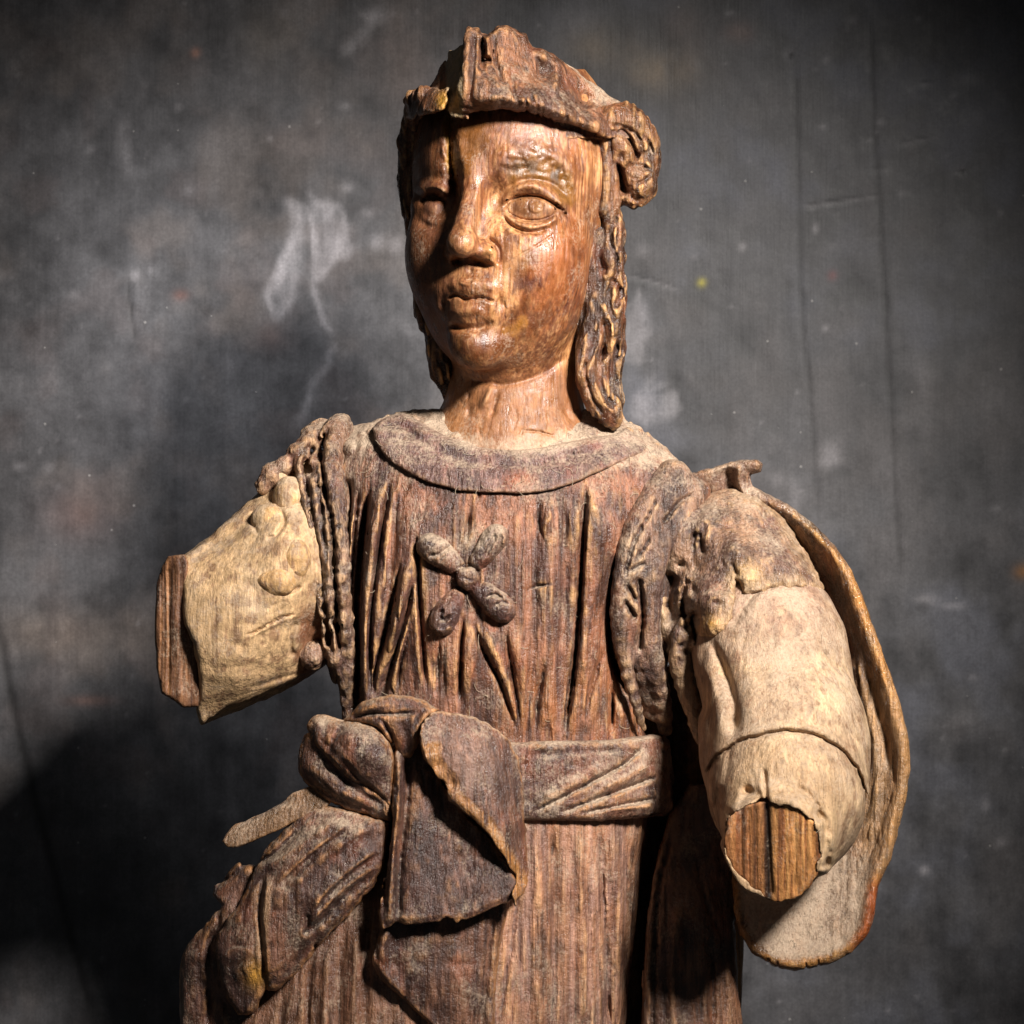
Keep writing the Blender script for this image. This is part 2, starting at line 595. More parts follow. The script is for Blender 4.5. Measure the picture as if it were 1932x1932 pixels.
def wood_material(name, grain=1.0, bump=0.5, spec=0.5):
    m = bpy.data.materials.new(name); m.use_nodes = True
    nt = m.node_tree
    bs = nt.nodes["Principled BSDF"]
    geo = nt.nodes.new('ShaderNodeNewGeometry')
    pos = geo.outputs['Position']
    ac = node(nt, 'ShaderNodeAttribute', attribute_name="wood_colour")
    ar = node(nt, 'ShaderNodeAttribute', attribute_name="wood_rough")
    ad = node(nt, 'ShaderNodeAttribute', attribute_name="wood_dust")
    g1 = noise_node(nt, pos, 760, 3, 0.65, 0.0, (1, 1, 0.04))        # pores along the block's grain
    g2 = noise_node(nt, pos, 210, 3, 0.55, 0.3, (1, 1, 0.06))         # growth rings
    sp = noise_node(nt, pos, 820, 3, 0.7)                            # grime specks
    mo = noise_node(nt, pos, 230, 5, 0.7)                            # blotches
    ck = noise_node(nt, pos, 520, 2, 0.5, 0.6, (1, 1, 0.05))          # drying checks
    c = ac.outputs['Color']
    k = math_node(nt, 'MULTIPLY', remap(nt, g1, 0.28, 0.72, 1 - 0.42 * grain, 1 + 0.36 * grain),
                  remap(nt, g2, 0.3, 0.7, 1 - 0.26 * grain, 1 + 0.24 * grain))
    k = math_node(nt, 'MULTIPLY', k, remap(nt, mo, 0.3, 0.7, 0.74, 1.24))
    kk = nt.nodes.new('ShaderNodeCombineColor')
    for i in range(3):
        nt.links.new(k, kk.inputs[i])
    c = mixcol(nt, 1.0, c, kk.outputs[0], 'MULTIPLY')
    chk = remap(nt, math_node(nt, 'ABSOLUTE', math_node(nt, 'SUBTRACT', ck, 0.5)), 0.0, 0.014, 1.0, 0.0)
    chk = math_node(nt, 'MULTIPLY', chk, remap(nt, mo, 0.45, 0.62, 0, 1))
    c = mixcol(nt, math_node(nt, 'MULTIPLY', chk, 0.55 * grain), c, (0.02, 0.012, 0.008))
    # dust: grains that gather where the carving lets them lie
    dn = math_node(nt, 'ADD', math_node(nt, 'MULTIPLY', remap(nt, sp, 0.32, 0.68, -0.62, 0.62), 1.0),
                   remap(nt, mo, 0.3, 0.7, -0.3, 0.3))
    lo = noise_node(nt, pos, 60, 4, 0.6)
    dn = math_node(nt, 'ADD', dn, remap(nt, lo, 0.35, 0.65, -0.7, 0.5))
    df = math_node(nt, 'ADD', math_node(nt, 'MULTIPLY', ad.outputs['Fac'], 1.25), math_node(nt, 'MULTIPLY', dn, 0.5))
    df = math_node(nt, 'MULTIPLY', remap(nt, df, 0.12, 0.95, 0, 0.85), 1.0, clamp=True)
    c = mixcol(nt, df, c, srgb(182, 160, 136))
    nt.links.new(c, bs.inputs['Base Color'])
    r = math_node(nt, 'ADD', ar.outputs['Fac'], remap(nt, mo, 0.3, 0.7, -0.14, 0.22))
    r = math_node(nt, 'ADD', r, math_node(nt, 'MULTIPLY', df, 0.4), clamp=True)
    nt.links.new(r, bs.inputs['Roughness'])
    bs.inputs['Specular IOR Level'].default_value = spec
    hgt = math_node(nt, 'ADD', math_node(nt, 'MULTIPLY', g1, 0.7), math_node(nt, 'MULTIPLY', sp, 0.28))
    hgt = math_node(nt, 'ADD', hgt, math_node(nt, 'MULTIPLY', mo, 1.0))
    hgt = math_node(nt, 'SUBTRACT', hgt, math_node(nt, 'MULTIPLY', chk, 0.5))
    b = nt.nodes.new('ShaderNodeBump')
    b.inputs['Strength'].default_value = bump
    b.inputs['Distance'].default_value = 0.0015
    nt.links.new(hgt, b.inputs['Height'])
    nt.links.new(b.outputs[0], bs.inputs['Normal'])
    return m


M_FACE = wood_material("polished_old_wood", 0.55, 0.35, 0.6)
M_WOOD = wood_material("dusty_old_wood", 1.0, 0.9, 0.5)
M_PALE = wood_material("bare_pale_wood", 0.85, 0.6, 0.35)
M_CUT = wood_material("sawn_end_wood", 1.25, 0.6, 0.35)

DARK = srgb(70, 48, 41)
DEEP = srgb(34, 24, 19)
MID = srgb(126, 84, 60)
PLUM = srgb(104, 76, 70)
WARM = srgb(172, 122, 74)
GOLD = srgb(190, 142, 86)
DUST = srgb(172, 148, 122)
PALE = srgb(200, 170, 132)
REDB = srgb(136, 74, 46)
AMBER = srgb(176, 122, 30)


def mixa(c, target, m):
    m = np.clip(m, 0, 1)[:, None]
    return c * (1 - m) + np.asarray(target)[None] * m


def patina(u, v, d, N, fine, broad, dark=DARK, mid=MID, worn=WARM, wear=1.0, hollow_dark=1.0, bias=0.0, dusty=1.0, seed=0.0):
    n1 = fbm(u / 70 + seed, v / 120, d / 70, 3)
    st = fbm(u / 7, v / 160 + seed, d / 7, 3)
    n2 = fbm(u / 22 + seed, v / 34, d / 22 + 4, 3)
    c = np.repeat(np.asarray(dark)[None], len(u), 0)
    c = mixa(c, mid, sstep(-0.35, 0.35, n1 + 0.7 * st + bias))
    c = mixa(c, REDB, 0.32 * sstep(0.12, 0.5, fbm(u / 40 + 31 + seed, v / 70, d / 40, 3)))
    c = mixa(c, np.asarray(dark) * 0.55, 0.85 * sstep(0.0, 0.45, fbm(u / 30 + 71, v / 60 + seed, d / 30, 4) + 0.4 * st))
    c = mixa(c, PLUM, 0.3 * sstep(0.1, 0.45, fbm(u / 55 + 51, v / 60 + seed, d / 55, 3)))
    ridge = sstep(0.4, 3.4, broad + 1.6 * n2 + 0.5 * st)
    c = mixa(c, worn, wear * 0.85 * ridge)
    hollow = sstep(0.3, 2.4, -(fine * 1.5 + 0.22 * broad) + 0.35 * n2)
    c = mixa(c, np.asarray(DEEP) * 0.75, hollow_dark * 0.9 * hollow)  # darkens the hollows of the carving
    up = sstep(0.2, 0.95, N[:, 2])
    dust = dusty * (0.55 * up + 0.35 * sstep(0.2, 2.5, -broad) * (1 - hollow) * sstep(-0.3, 0.5, N[:, 2]) + 0.22 * sstep(0.05, 0.6, fbm(u / 46 + 90, v / 60, d / 46 + seed, 4)) - 0.06) * (1 - 0.75 * ridge)
    rough = 0.33 + 0.16 * n2
    return c, rough, dust
# ---------------------------------------------------------------- the board behind: old, dark, scuffed paint
WALL_D = -1050.0


def wall_material():
    m = bpy.data.materials.new("scuffed_dark_paint"); m.use_nodes = True
    nt = m.node_tree
    bs = nt.nodes["Principled BSDF"]
    geo = nt.nodes.new('ShaderNodeNewGeometry')
    pos = geo.outputs['Position']
    ac = node(nt, 'ShaderNodeAttribute', attribute_name="wood_colour")
    ar = node(nt, 'ShaderNodeAttribute', attribute_name="wood_rough")
    br = noise_node(nt, pos, 1300, 2, 0.6, 0.0, (1, 1, 0.03))       # brushed, upright
    br2 = noise_node(nt, pos, 420, 3, 0.6, 0.0, (1, 1, 0.05))
    hz = noise_node(nt, pos, 1500, 2, 0.6, 0.0, (0.03, 1, 1))
    mo = noise_node(nt, pos, 90, 5, 0.65)
    fi = noise_node(nt, pos, 900, 2, 0.5)
    k = math_node(nt, 'MULTIPLY', remap(nt, br, 0.3, 0.7, 0.955, 1.045), remap(nt, br2, 0.3, 0.7, 0.93, 1.07))
    k = math_node(nt, 'MULTIPLY', k, remap(nt, hz, 0.3, 0.7, 0.99, 1.01))
    k = math_node(nt, 'MULTIPLY', k, remap(nt, mo, 0.3, 0.7, 0.80, 1.2))
    k = math_node(nt, 'MULTIPLY', k, remap(nt, fi, 0.3, 0.7, 0.84, 1.16))
    kk = nt.nodes.new('ShaderNodeCombineColor')
    for i in range(3):
        nt.links.new(k, kk.inputs[i])
    c = mixcol(nt, 1.0, ac.outputs['Color'], kk.outputs[0], 'MULTIPLY')
    # pin-head flecks of pale paint
    mp = nt.nodes.new('ShaderNodeMapping'); mp.inputs['Scale'].default_value = (150, 150, 150)
    nt.links.new(pos, mp.inputs['Vector'])
    vo = nt.nodes.new('ShaderNodeTexVoronoi'); vo.inputs['Scale'].default_value = 1.0
    nt.links.new(mp.outputs[0], vo.inputs['Vector'])
    sepc = nt.nodes.new('ShaderNodeSeparateColor'); nt.links.new(vo.outputs['Color'], sepc.inputs[0])
    rad = remap(nt, sepc.outputs[0], 0.90, 1.0, 0.0, 0.13)
    fl = math_node(nt, 'LESS_THAN', vo.outputs['Distance'], rad)
    c = mixcol(nt, math_node(nt, 'MULTIPLY', fl, 0.4), c, (0.42, 0.40, 0.38))
    nt.links.new(c, bs.inputs['Base Color'])
    nt.links.new(math_node(nt, 'ADD', ar.outputs['Fac'], remap(nt, mo, 0.3, 0.7, -0.08, 0.08)), bs.inputs['Roughness'])
    bs.inputs['Specular IOR Level'].default_value = 0.3
    b = nt.nodes.new('ShaderNodeBump'); b.inputs['Strength'].default_value = 0.25; b.inputs['Distance'].default_value = 0.0006
    nt.links.new(math_node(nt, 'ADD', math_node(nt, 'MULTIPLY', br, 0.6), mo), b.inputs['Height'])
    nt.links.new(b.outputs[0], bs.inputs['Normal'])
    return m


def build_wall():
    ax = np.r_[np.arange(-2600, -20, 86.0), np.arange(-20, 1954, 5.6), np.arange(1954, 4600, 86.0)]
    n = len(ax)
    U, V = np.meshgrid(ax, ax)
    u = U.ravel(); v = V.ravel()
    R = Map(-30, -30, 1970, 1970, res=2.0)       # relief
    Pm = Map(-30, -30, 1970, 1970, res=2.0)      # pale scuffs
    Dk = Map(-30, -30, 1970, 1970, res=2.0)      # dark lines
    for pts in ([(544, 377), (552, 436), (512, 515), (496, 555), (510, 590), (528, 599), (552, 575), (566, 516), (575, 430), (572, 385)],
                [(587, 365), (592, 440), (595, 516), (603, 524), (651, 488), (659, 448), (647, 397), (611, 377)]):
        sd = Pm.polysd(pts, True)
        uu, vv = np.meshgrid(Pm.u0 + np.arange(Pm.n) * 2.0, Pm.v0 + np.arange(Pm.m) * 2.0)
        nn = fbm(uu / 20, vv / 40, 0 * uu + 3, 3)
        Pm.a += (sstep(12, -14, sd + 16 * nn) * (0.42 + 0.3 * np.exp(-(sd / 10) ** 2) + 0.5 * nn)).astype(f32)
    for pts, k in (([(1207, 546), (1225, 599), (1219, 664), (1207, 688), (1174, 664), (1174, 599)], 0.5), ([(1190, 745), (1230, 742), (1240, 790), (1205, 800), (1190, 780)], 0.5), ([(1240, 748), (1276, 740), (1284, 775), (1256, 792)], 0.45)):
        sd = Pm.polysd(pts, True)
        Pm.a += (sstep(10, -16, sd + 10 * fbm((Pm.u0 + np.arange(Pm.n) * 2.0)[None] / 14 + 0 * sd, (Pm.v0 + np.arange(Pm.m) * 2.0)[:, None] / 18 + 0 * sd, 0 * sd + 6, 3)) * k).astype(f32)
    Pm.stroke([(578, 380), (590, 440), (592, 500)], 5, 0.5)
    Pm.stroke([(560, 400), (545, 470), (520, 560)], 9, 0.3)
    Pm.stroke([(587, 524), (597, 565), (612, 610), (635, 638)], 6, 0.5)
    Pm.stroke([(640, 640), (622, 670), (612, 700), (594, 716), (580, 760), (560, 810)], 9, 0.34, rough=6)
    Pm.stroke([(710, 20), (690, 60), (650, 100), (640, 110)], 12, 0.3, rough=6)
    Pm.stroke([(274, 140), (270, 190)], 9, 0.22)
    Pm.stroke([(234, 215), (236, 280), (246, 340)], 13, 0.22)
    Pm.stroke([(1240, 700), (1220, 735), (1270, 720)], 8, 0.25, rough=4)
    for q in ((710, 458, 14, 15, .5), (746, 462, 16, 18, .45), (655, 353, 14, 10, .4), (694, 402, 14, 10, .35), (337, 203, 8, 8, .3), (171, 282, 9, 9, .28), (355, 361, 9, 9, .2), (254, 520, 10, 11, .45), (284, 510, 8, 8, .3),
              (139, 555, 9, 10, .25), (536, 24, 9, 11, .3), (710, 25, 20, 18, .35), (651, 200, 12, 9, .3), (1377, 25, 8, 5, .45), (1607, 38, 9, 8, .35), (1733, 36, 6, 6, .35), (1559, 113, 6, 8, .45), (1553, 239, 7, 6, .5),
              (1660, 231, 7, 7, .4), (1655, 248, 4, 4, .45), (1539, 431, 6, 10, .6), (1401, 466, 7, 8, .6), (1557, 619, 6, 6, .55), (1211, 474, 13, 13, .3), (1798, 181, 6, 5, .4), (1824, 150, 26, 11, .28), (1568, 855, 20, 22, .42),
              (1562, 872, 26, 8, .25), (1745, 1130, 20, 8, .45), (1800, 1143, 28, 7, .35), (1744, 1642, 8, 8, 1.0), (1500, 940, 8, 40, .2), (1498, 985, 7, 12, .3), (1470, 905, 22, 14, .2), (1860, 1520, 6, 14, .35), (1890, 1590, 12, 8, .3),
              (1840, 220, 20, 22, .16), (1700, 365, 7, 7, .3), (1887, 403, 5, 7, .4), (1640, 265, 5, 4, .35), (1836, 1278, 10, 7, .28), (1710, 1390, 5, 5, .4), (1896, 1415, 5, 5, .4), (35, 880, 13, 9, .3), (92, 882, 9, 9, .26), (1880, 960, 8, 6, .3),
              (1730, 1880, 6, 5, .3), (1470, 1890, 5, 5, .3), (300, 730, 16, 30, .14), (430, 690, 16, 18, .25), (690, 30, 16, 12, .3), (1100, 40, 30, 24, .12)):
        Pm.blob(*q)
    r = np.random.RandomState(17)
    for i in range(150):
        Pm.blob(r.uniform(0, 1930), r.uniform(0, 1930), r.uniform(2, 5), r.uniform(2, 5), r.uniform(.08, .4))
    for i in range(120):
        Pm.blob(r.uniform(0, 1930), r.uniform(0, 1930), r.uniform(10, 40), r.uniform(10, 46), r.uniform(-.07, .12), r.uniform(0, 90))
    for q in ([(1510, 391), (1580, 382), (1664, 370)], [(1640, 321), (1688, 318)], [(1713, 164), (1773, 156)], [(1688, 276), (1769, 259)], [(1370, 900), (1420, 910)], [(1180, 520), (1240, 534), (1290, 552)]):
        Pm.stroke(q, 2.2, 0.32)
        R.stroke(q, 2.5, -1.5)
    lines = (([(1498, 100), (1506, 364), (1510, 567), (1530, 769), (1545, 1000)], 5, .42), ([(1640, 20), (1652, 304), (1664, 486), (1680, 769), (1700, 1100)], 4.5, .5), ([(1668, 420), (1676, 700)], 4, .2),
             ([(242, 500), (246, 567), (260, 670)], 3.6, .8), ([(-20, 1120), (6, 1230), (24, 1330), (60, 1480), (115, 1690), (180, 1940)], 9, .75), ([(1480, 500), (1490, 700)], 10, .15), ([(1600, 450), (1690, 440)], 3, .2),
             ([(1360, 560), (1380, 900)], 16, .12), ([(1760, 300), (1790, 900)], 20, .12))
    for q, w, a in lines:
        Dk.stroke(q, w, a, 'g', 60, rough=2)
        R.stroke(q, w, -3.0 * a, 'g', 60)
    for q in ((1490, 104), (1813, 322)):
        Pm.blob(q[0], q[1] - 4, 9, 6, .4); Dk.blob(q[0] + 1, q[1] + 1, 5, 4, 1.2); R.blob(q[0], q[1], 5, 4, -5)
    inside = (u > -25) & (u < 1960) & (v > -25) & (v < 1960)
    z0 = 0 * u
    n1 = fbm(u / 260, v / 260, z0 + 1.5, 4); n2 = fbm(u / 70, v / 90, z0 + 4.5, 4); n3 = fbm(u / 26, v / 120, z0 + 8.5, 3)
    n4 = fbm(u / 150 + 9, v / 150, z0 + 12.5, 4)
    t = 0.062 * (1 + 0.4 * n1 + 0.7 * n2 + 0.22 * n3)
    c = np.stack([t * 1.0, t * 0.97, t * 1.02], 1)
    left = sstep(1300, 900, u)
    c = mixa(c, srgb(104, 90, 80) * 1.0, (0.08 + 0.14 * left) * sstep(0.0, 0.5, n4 + 0.4 * n2))
    c = mixa(c, srgb(92, 94, 104), 0.4 * (1 - left) * sstep(0.0, 0.5, -n4 + 0.2 * n2))
    c = mixa(c, srgb(104, 88, 84), 0.12 * sstep(0.15, 0.5, fbm(u / 90 + 40, v / 90, z0 + 2, 4)) * left)
    for q, colr, a in (((1250, 130, 60, 42), srgb(128, 112, 92), .7), ((1130, 90, 60, 40), srgb(110, 98, 84), .5), ((1395, 60, 26, 20), srgb(112, 92, 86), .5), ((1324, 534, 8, 8), srgb(170, 160, 60), .9), ((1571, 520, 9, 9), srgb(112, 72, 72), .8),
                       ((369, 99, 9, 9), srgb(140, 100, 84), .7), ((341, 557, 14, 10), srgb(112, 76, 66), .6), ((1928, 1078, 16, 14), srgb(130, 90, 50), .8), ((150, 970, 70, 50), srgb(92, 70, 64), .4), ((140, 1195, 150, 44), srgb(112, 100, 92), .6),
                       ((170, 1322, 40, 10), srgb(110, 84, 76), .5), ((1290, 70, 40, 60), srgb(104, 90, 84), .4), ((760, 110, 60, 90), srgb(108, 94, 88), .5), ((500, 60, 50, 60), srgb(100, 90, 80), .3), ((510, 640, 26, 26), srgb(100, 78, 72), .3)):
        nn = np.exp(-(((u - q[0]) / q[2]) ** 2 + ((v - q[1]) / q[3]) ** 2)) * np.clip(1 + 1.0 * n2, 0, 1.4)
        c = mixa(c, colr, a * nn)
    pm = np.clip(np.where(inside, Pm.sample(u, v), 0), -0.3, 1)
    c = np.where(pm[:, None] > 0, c + (srgb(186, 181, 184) - c) * (0.5 * np.maximum(pm, 0))[:, None], c * (1 + pm)[:, None])
    dk = np.clip(np.where(inside, Dk.sample(u, v), 0), 0, 1)
    c = mixa(c, np.array([.012, .011, .011]), 0.85 * dk)
    d = WALL_D + np.where(inside, R.sample(u, v), 0) + 1.6 * n2
    Pw = to_world(u, v, d)
    i = np.arange(n - 1)
    a = (i[:, None] * n + i[None]).ravel()
    q = np.stack([a, a + 1, a + n + 1, a + n], 1)[:, ::-1]
    o = mesh_object("wall", Pw, q.copy(), np.clip(c, 0.004, 1), 0.5 + 0.1 * n2, 0 * u, wall_material())
    o["kind"] = "structure"
    o["label"] = "old dark grey painted board with pale scuffs and upright cracks"
    return o


build_wall()
# ---------------------------------------------------------------- the statue
statue = bpy.data.objects.new("wooden_statue", None)
col.objects.link(statue)
statue.location = W(960, 2080, 0)
statue["label"] = "weathered carved wooden figure with broken arms, cap and knotted sash before a dark board"
statue["category"] = "statue"
bpy.context.view_layer.update()
_shift = Vector(statue.location)


class _Parent:
    pass


def adopt(o, parent):
    o.parent = parent
    o.matrix_parent_inverse = parent.matrix_world.inverted() if parent is statue else parent.matrix_parent_inverse.copy()
    if parent is not statue:
        o.matrix_parent_inverse.identity()
    return o


# ---- head and neck in one piece, turned to the left of the picture
HC = (970.0, 390.0, 20.0)
YAW = math.radians(24)
cy_, sy_ = math.cos(YAW), math.sin(YAW)


def face_axes(p):
    x = p[0] - HC[0]; z = p[2] - HC[2]
    return x * cy_ + z * sy_, HC[1] - p[1], -x * sy_ + z * cy_


face = Map(740, 180, 1200, 880, res=1.0)
# split from the cap down through the forehead to the bridge
face.stroke([(850, 190), (848, 240), (850, 290), (856, 345), (862, 384)], 8, -24, 'v', 40, rough=3)
face.stroke([(838, 215), (836, 260), (838, 305)], 9, 5, 'g', 20)
face.stroke([(866, 235), (868, 280), (872, 320)], 10, 5, 'g', 20)
# near eye: heavy lids cut round a flat ball
face.blob(1003, 390, 42, 20, 7, 4, 2.8)
face.stroke([(948, 390), (962, 366), (988, 353), (1018, 355), (1044, 369), (1066, 395)], 12, 11, 'g', 14)
face.stroke([(950, 392), (964, 378), (988, 370), (1018, 372), (1040, 382), (1060, 398)], 3.0, -11, 'g', 10)
face.stroke([(944, 378), (958, 356), (986, 341), (1018, 340), (1050, 352), (1070, 378)], 5, -5, 'g', 20)
face.stroke([(950, 396), (962, 412), (986, 424), (1010, 427), (1036, 420), (1058, 404)], 7, 7, 'g', 14)
face.stroke([(953, 394), (966, 406), (986, 414), (1008, 416), (1032, 412), (1052, 400)], 2.4, -6, 'g', 10)
face.stroke([(946, 404), (964, 424), (990, 437), (1014, 437), (1038, 428)], 4, -6, 'g', 16)
face.stroke([(1010, 376), (1022, 381), (1025, 392), (1018, 402), (1006, 403), (997, 396), (996, 384), (1003, 377), (1010, 376)], 1.8, -1.7, 'g', 6)
face.blob(1010, 389, 5, 5, -1.6)
face.stroke([(1000, 384), (1012, 380), (1022, 388), (1016, 396)], 2, -3, 'g', 4)
for q in ((1050, 386), (1056, 391), (1061, 396), (1066, 403)):
    face.blob(q[0], q[1], 3, 3, -11)
face.blob(940, 372, 14, 20, -7)
# brow ridge above it, chipped
face.stroke([(925, 312), (942, 302), (970, 290), (1015, 288), (1060, 304), (1088, 345)], 17, 8, 'g', 30, rough=4)
rb = np.random.RandomState(23)
for i in range(46):
    t = rb.uniform(0, 1)
    face.blob(940 + 145 * t, 318 - 26 * math.sin(math.pi * t) + 30 * t * t + rb.uniform(-20, 26), rb.uniform(5, 14), rb.uniform(3, 8), rb.uniform(-3.2, 1.8), rb.uniform(-40, 40))
# far eye
face.blob(816, 392, 18, 18, 11, 0, 2.5)
face.stroke([(792, 370), (802, 358), (818, 354), (834, 360), (843, 372)], 12, 14, 'g', 12)
face.stroke([(792, 386), (804, 375), (818, 372), (834, 378), (842, 388)], 4, -9, 'g', 8)
face.stroke([(790, 400), (804, 414), (820, 418), (836, 410), (846, 398)], 7, 3, 'g', 10)
face.stroke([(795, 414), (808, 428), (828, 430), (842, 418)], 8, -3, 'g', 14)
face.blob(858, 375, 9, 24, -6)
# nose: ridge facets, wings, nostrils
face.stroke([(908, 330), (898, 370), (888, 410), (878, 440)], 6, 3.5, 'g', 40)
face.stroke([(918, 464), (932, 482), (924, 500)], 9, 9, 'g', 8)
face.stroke([(918, 446), (940, 470), (940, 500)], 5, -8, 'g', 10)
face.blob(904, 498, 12, 6, -13, 8)
face.blob(862, 494, 9, 6, -9)
face.stroke([(838, 462), (832, 480), (840, 496)], 6, -5, 'g', 8)
# philtrum, lips
face.stroke([(886, 503), (888, 520)], 6, -4, 'g', 8)
face.stroke([(842, 564), (860, 558), (882, 565), (906, 562), (922, 566), (934, 570)], 3.0, -9, 'g', 10, rough=2.5)
face.stroke([(846, 548), (868, 536), (888, 542), (912, 534), (936, 548)], 12, 5, 'g', 14, rough=3)
face.stroke([(862, 530), (884, 536), (900, 528)], 4, 4, 'g', 8)
face.stroke([(846, 590), (872, 588), (900, 587), (920, 590)], 11, 5, 'g', 16)
face.stroke([(846, 612), (876, 621), (908, 619), (930, 604)], 8, -8, 'g', 14)
face.blob(944, 570, 10, 16, -8)
face.blob(838, 572, 8, 14, -8)
face.blob(886, 645, 22, 20, 7)
face.stroke([(948, 530), (962, 570), (958, 620), (946, 650)], 7, -2, 'g', 20)
face.stroke([(950, 540), (952, 600), (944, 640)], 1.6, -3, 'g', 20, rough=2)
# under the chin, neck creases, tool marks
face.stroke([(880, 716), (950, 726), (1020, 706), (1075, 668)], 6, -5, 'g', 30)
face.stroke([(905, 770), (930, 730)], 10, 4, 'g', 20)
face.stroke([(1120, 300), (1122, 400), (1118, 480), (1112, 560)], 6, -4, 'g', 40)
rr = np.random.RandomState(3)
for q, w, a in (([(905, 775), (925, 735), (930, 720)], 7, 6), ([(925, 790), (940, 740)], 4, -6), ([(1000, 800), (1010, 740)], 16, 3), ([(880, 790), (890, 760)], 5, -5), ([(985, 812), (1020, 816), (1050, 824)], 1.8, -5), ([(1060, 760), (1080, 800)], 5, -4)):
    face.stroke(q, w, a, 'g', 14, rough=1.5)
for i in range(50):
    u0, v0 = rr.uniform(850, 1100), rr.uniform(725, 830)
    face.stroke([(u0, v0), (u0 + rr.uniform(-12, 12), v0 + rr.uniform(10, 40))], rr.uniform(1.2, 4), -rr.uniform(0.6, 2.4), 'g', 10, smooth=False)
for i in range(60):
    u0, v0 = rr.uniform(890, 1100), rr.uniform(230, 700)
    face.stroke([(u0, v0), (u0 + rr.uniform(-4, 4), v0 + rr.uniform(20, 70))], rr.uniform(1.0, 2.2), -rr.uniform(0.5, 1.6), 'g', 15, smooth=False)
for q in ([(985, 480), (1015, 462), (1050, 438)], [(950, 500), (1000, 470)], [(955, 250), (957, 330)]):
    face.stroke(q, 1.6, -2.2, 'g', 15)


def head_sdf(p):
    s, t, f = face_axes(p)
    q = (s, t, f)
    b = ell(q, (0, 70, -10), (194, 250, 214))
    b = smin(b, ell(q, (0, -128, 58), (163, 200, 150)), 70)
    as_ = np.abs(s)
    qa = (as_, t, f)
    b = smin(b, ell(qa, (88, -92, 112), (74, 92, 74)), 50)
    b = smin(b, ell(q, (0, -262, 172), (52, 46, 40)), 40)            # chin
    b = smin(b, ell(q, (0, -170, 179), (68, 54, 38)), 36)            # muzzle
    b = smax(b, -ell(qa, (96, 8, 236), (70, 40, 78)), 44)            # sockets
    b = smax(b, -ell(qa, (46, 14, 232), (22, 40, 50)), 20)
    b = smin(b, ell(qa, (104, 2, 116), (52, 34, 45)), 14)            # eye balls
    nose = cone(q, (0, 84, 188, 18), (0, 20, 206, 18))
    nose = smin(nose, cone(q, (0, 20, 206, 18), (0, -62, 242, 23)), 6)
    nose = smin(nose, ell(q, (0, -70, 240), (28, 27, 31)), 16)
    nose = smin(nose, ell(qa, (30, -84, 211), (18, 17, 23)), 14)
    b = smin(b, nose, 22)
    b = smin(b, ell(q, (6, -154, 205), (38, 14, 18)), 12)            # lips
    b = smin(b, ell(q, (2, -193, 197), (31, 12, 18)), 9)
    # neck
    n = chain(p, [(985, 620, -10, 120), (972, 740, -5, 120), (966, 800, 0, 124), (962, 850, 0, 134), (960, 880, 0, 134)], 20, True)
    n = np.maximum(n, p[1] - 885)
    n = smin(n, ell(p, (958, 852, -4), (222, 70, 122)), 46)
    b = smin(b, n, 26)
    b = b - face.sample(p[0], p[1]) * sstep(20, 70, p[2])
    return b.astype(f32)


cheek = polymap([(985, 500), (1030, 440), (1075, 420), (1110, 440), (1108, 540), (1060, 590), (1010, 600), (985, 560)], True)
browgold = polymap([(945, 312), (985, 292), (1040, 296), (1075, 325), (1085, 385), (1058, 380), (1040, 350), (990, 338), (960, 345)], True)
chinstain = polymap([(950, 590), (985, 570), (1000, 620), (970, 660), (900, 690), (860, 670), (880, 640), (940, 640)], True)
foreheadgold = polymap([(862, 230), (915, 222), (925, 270), (900, 310), (866, 318)], True)
wax = polymap([(840, 195), (852, 195), (852, 260), (862, 340), (848, 330), (838, 260)], True)


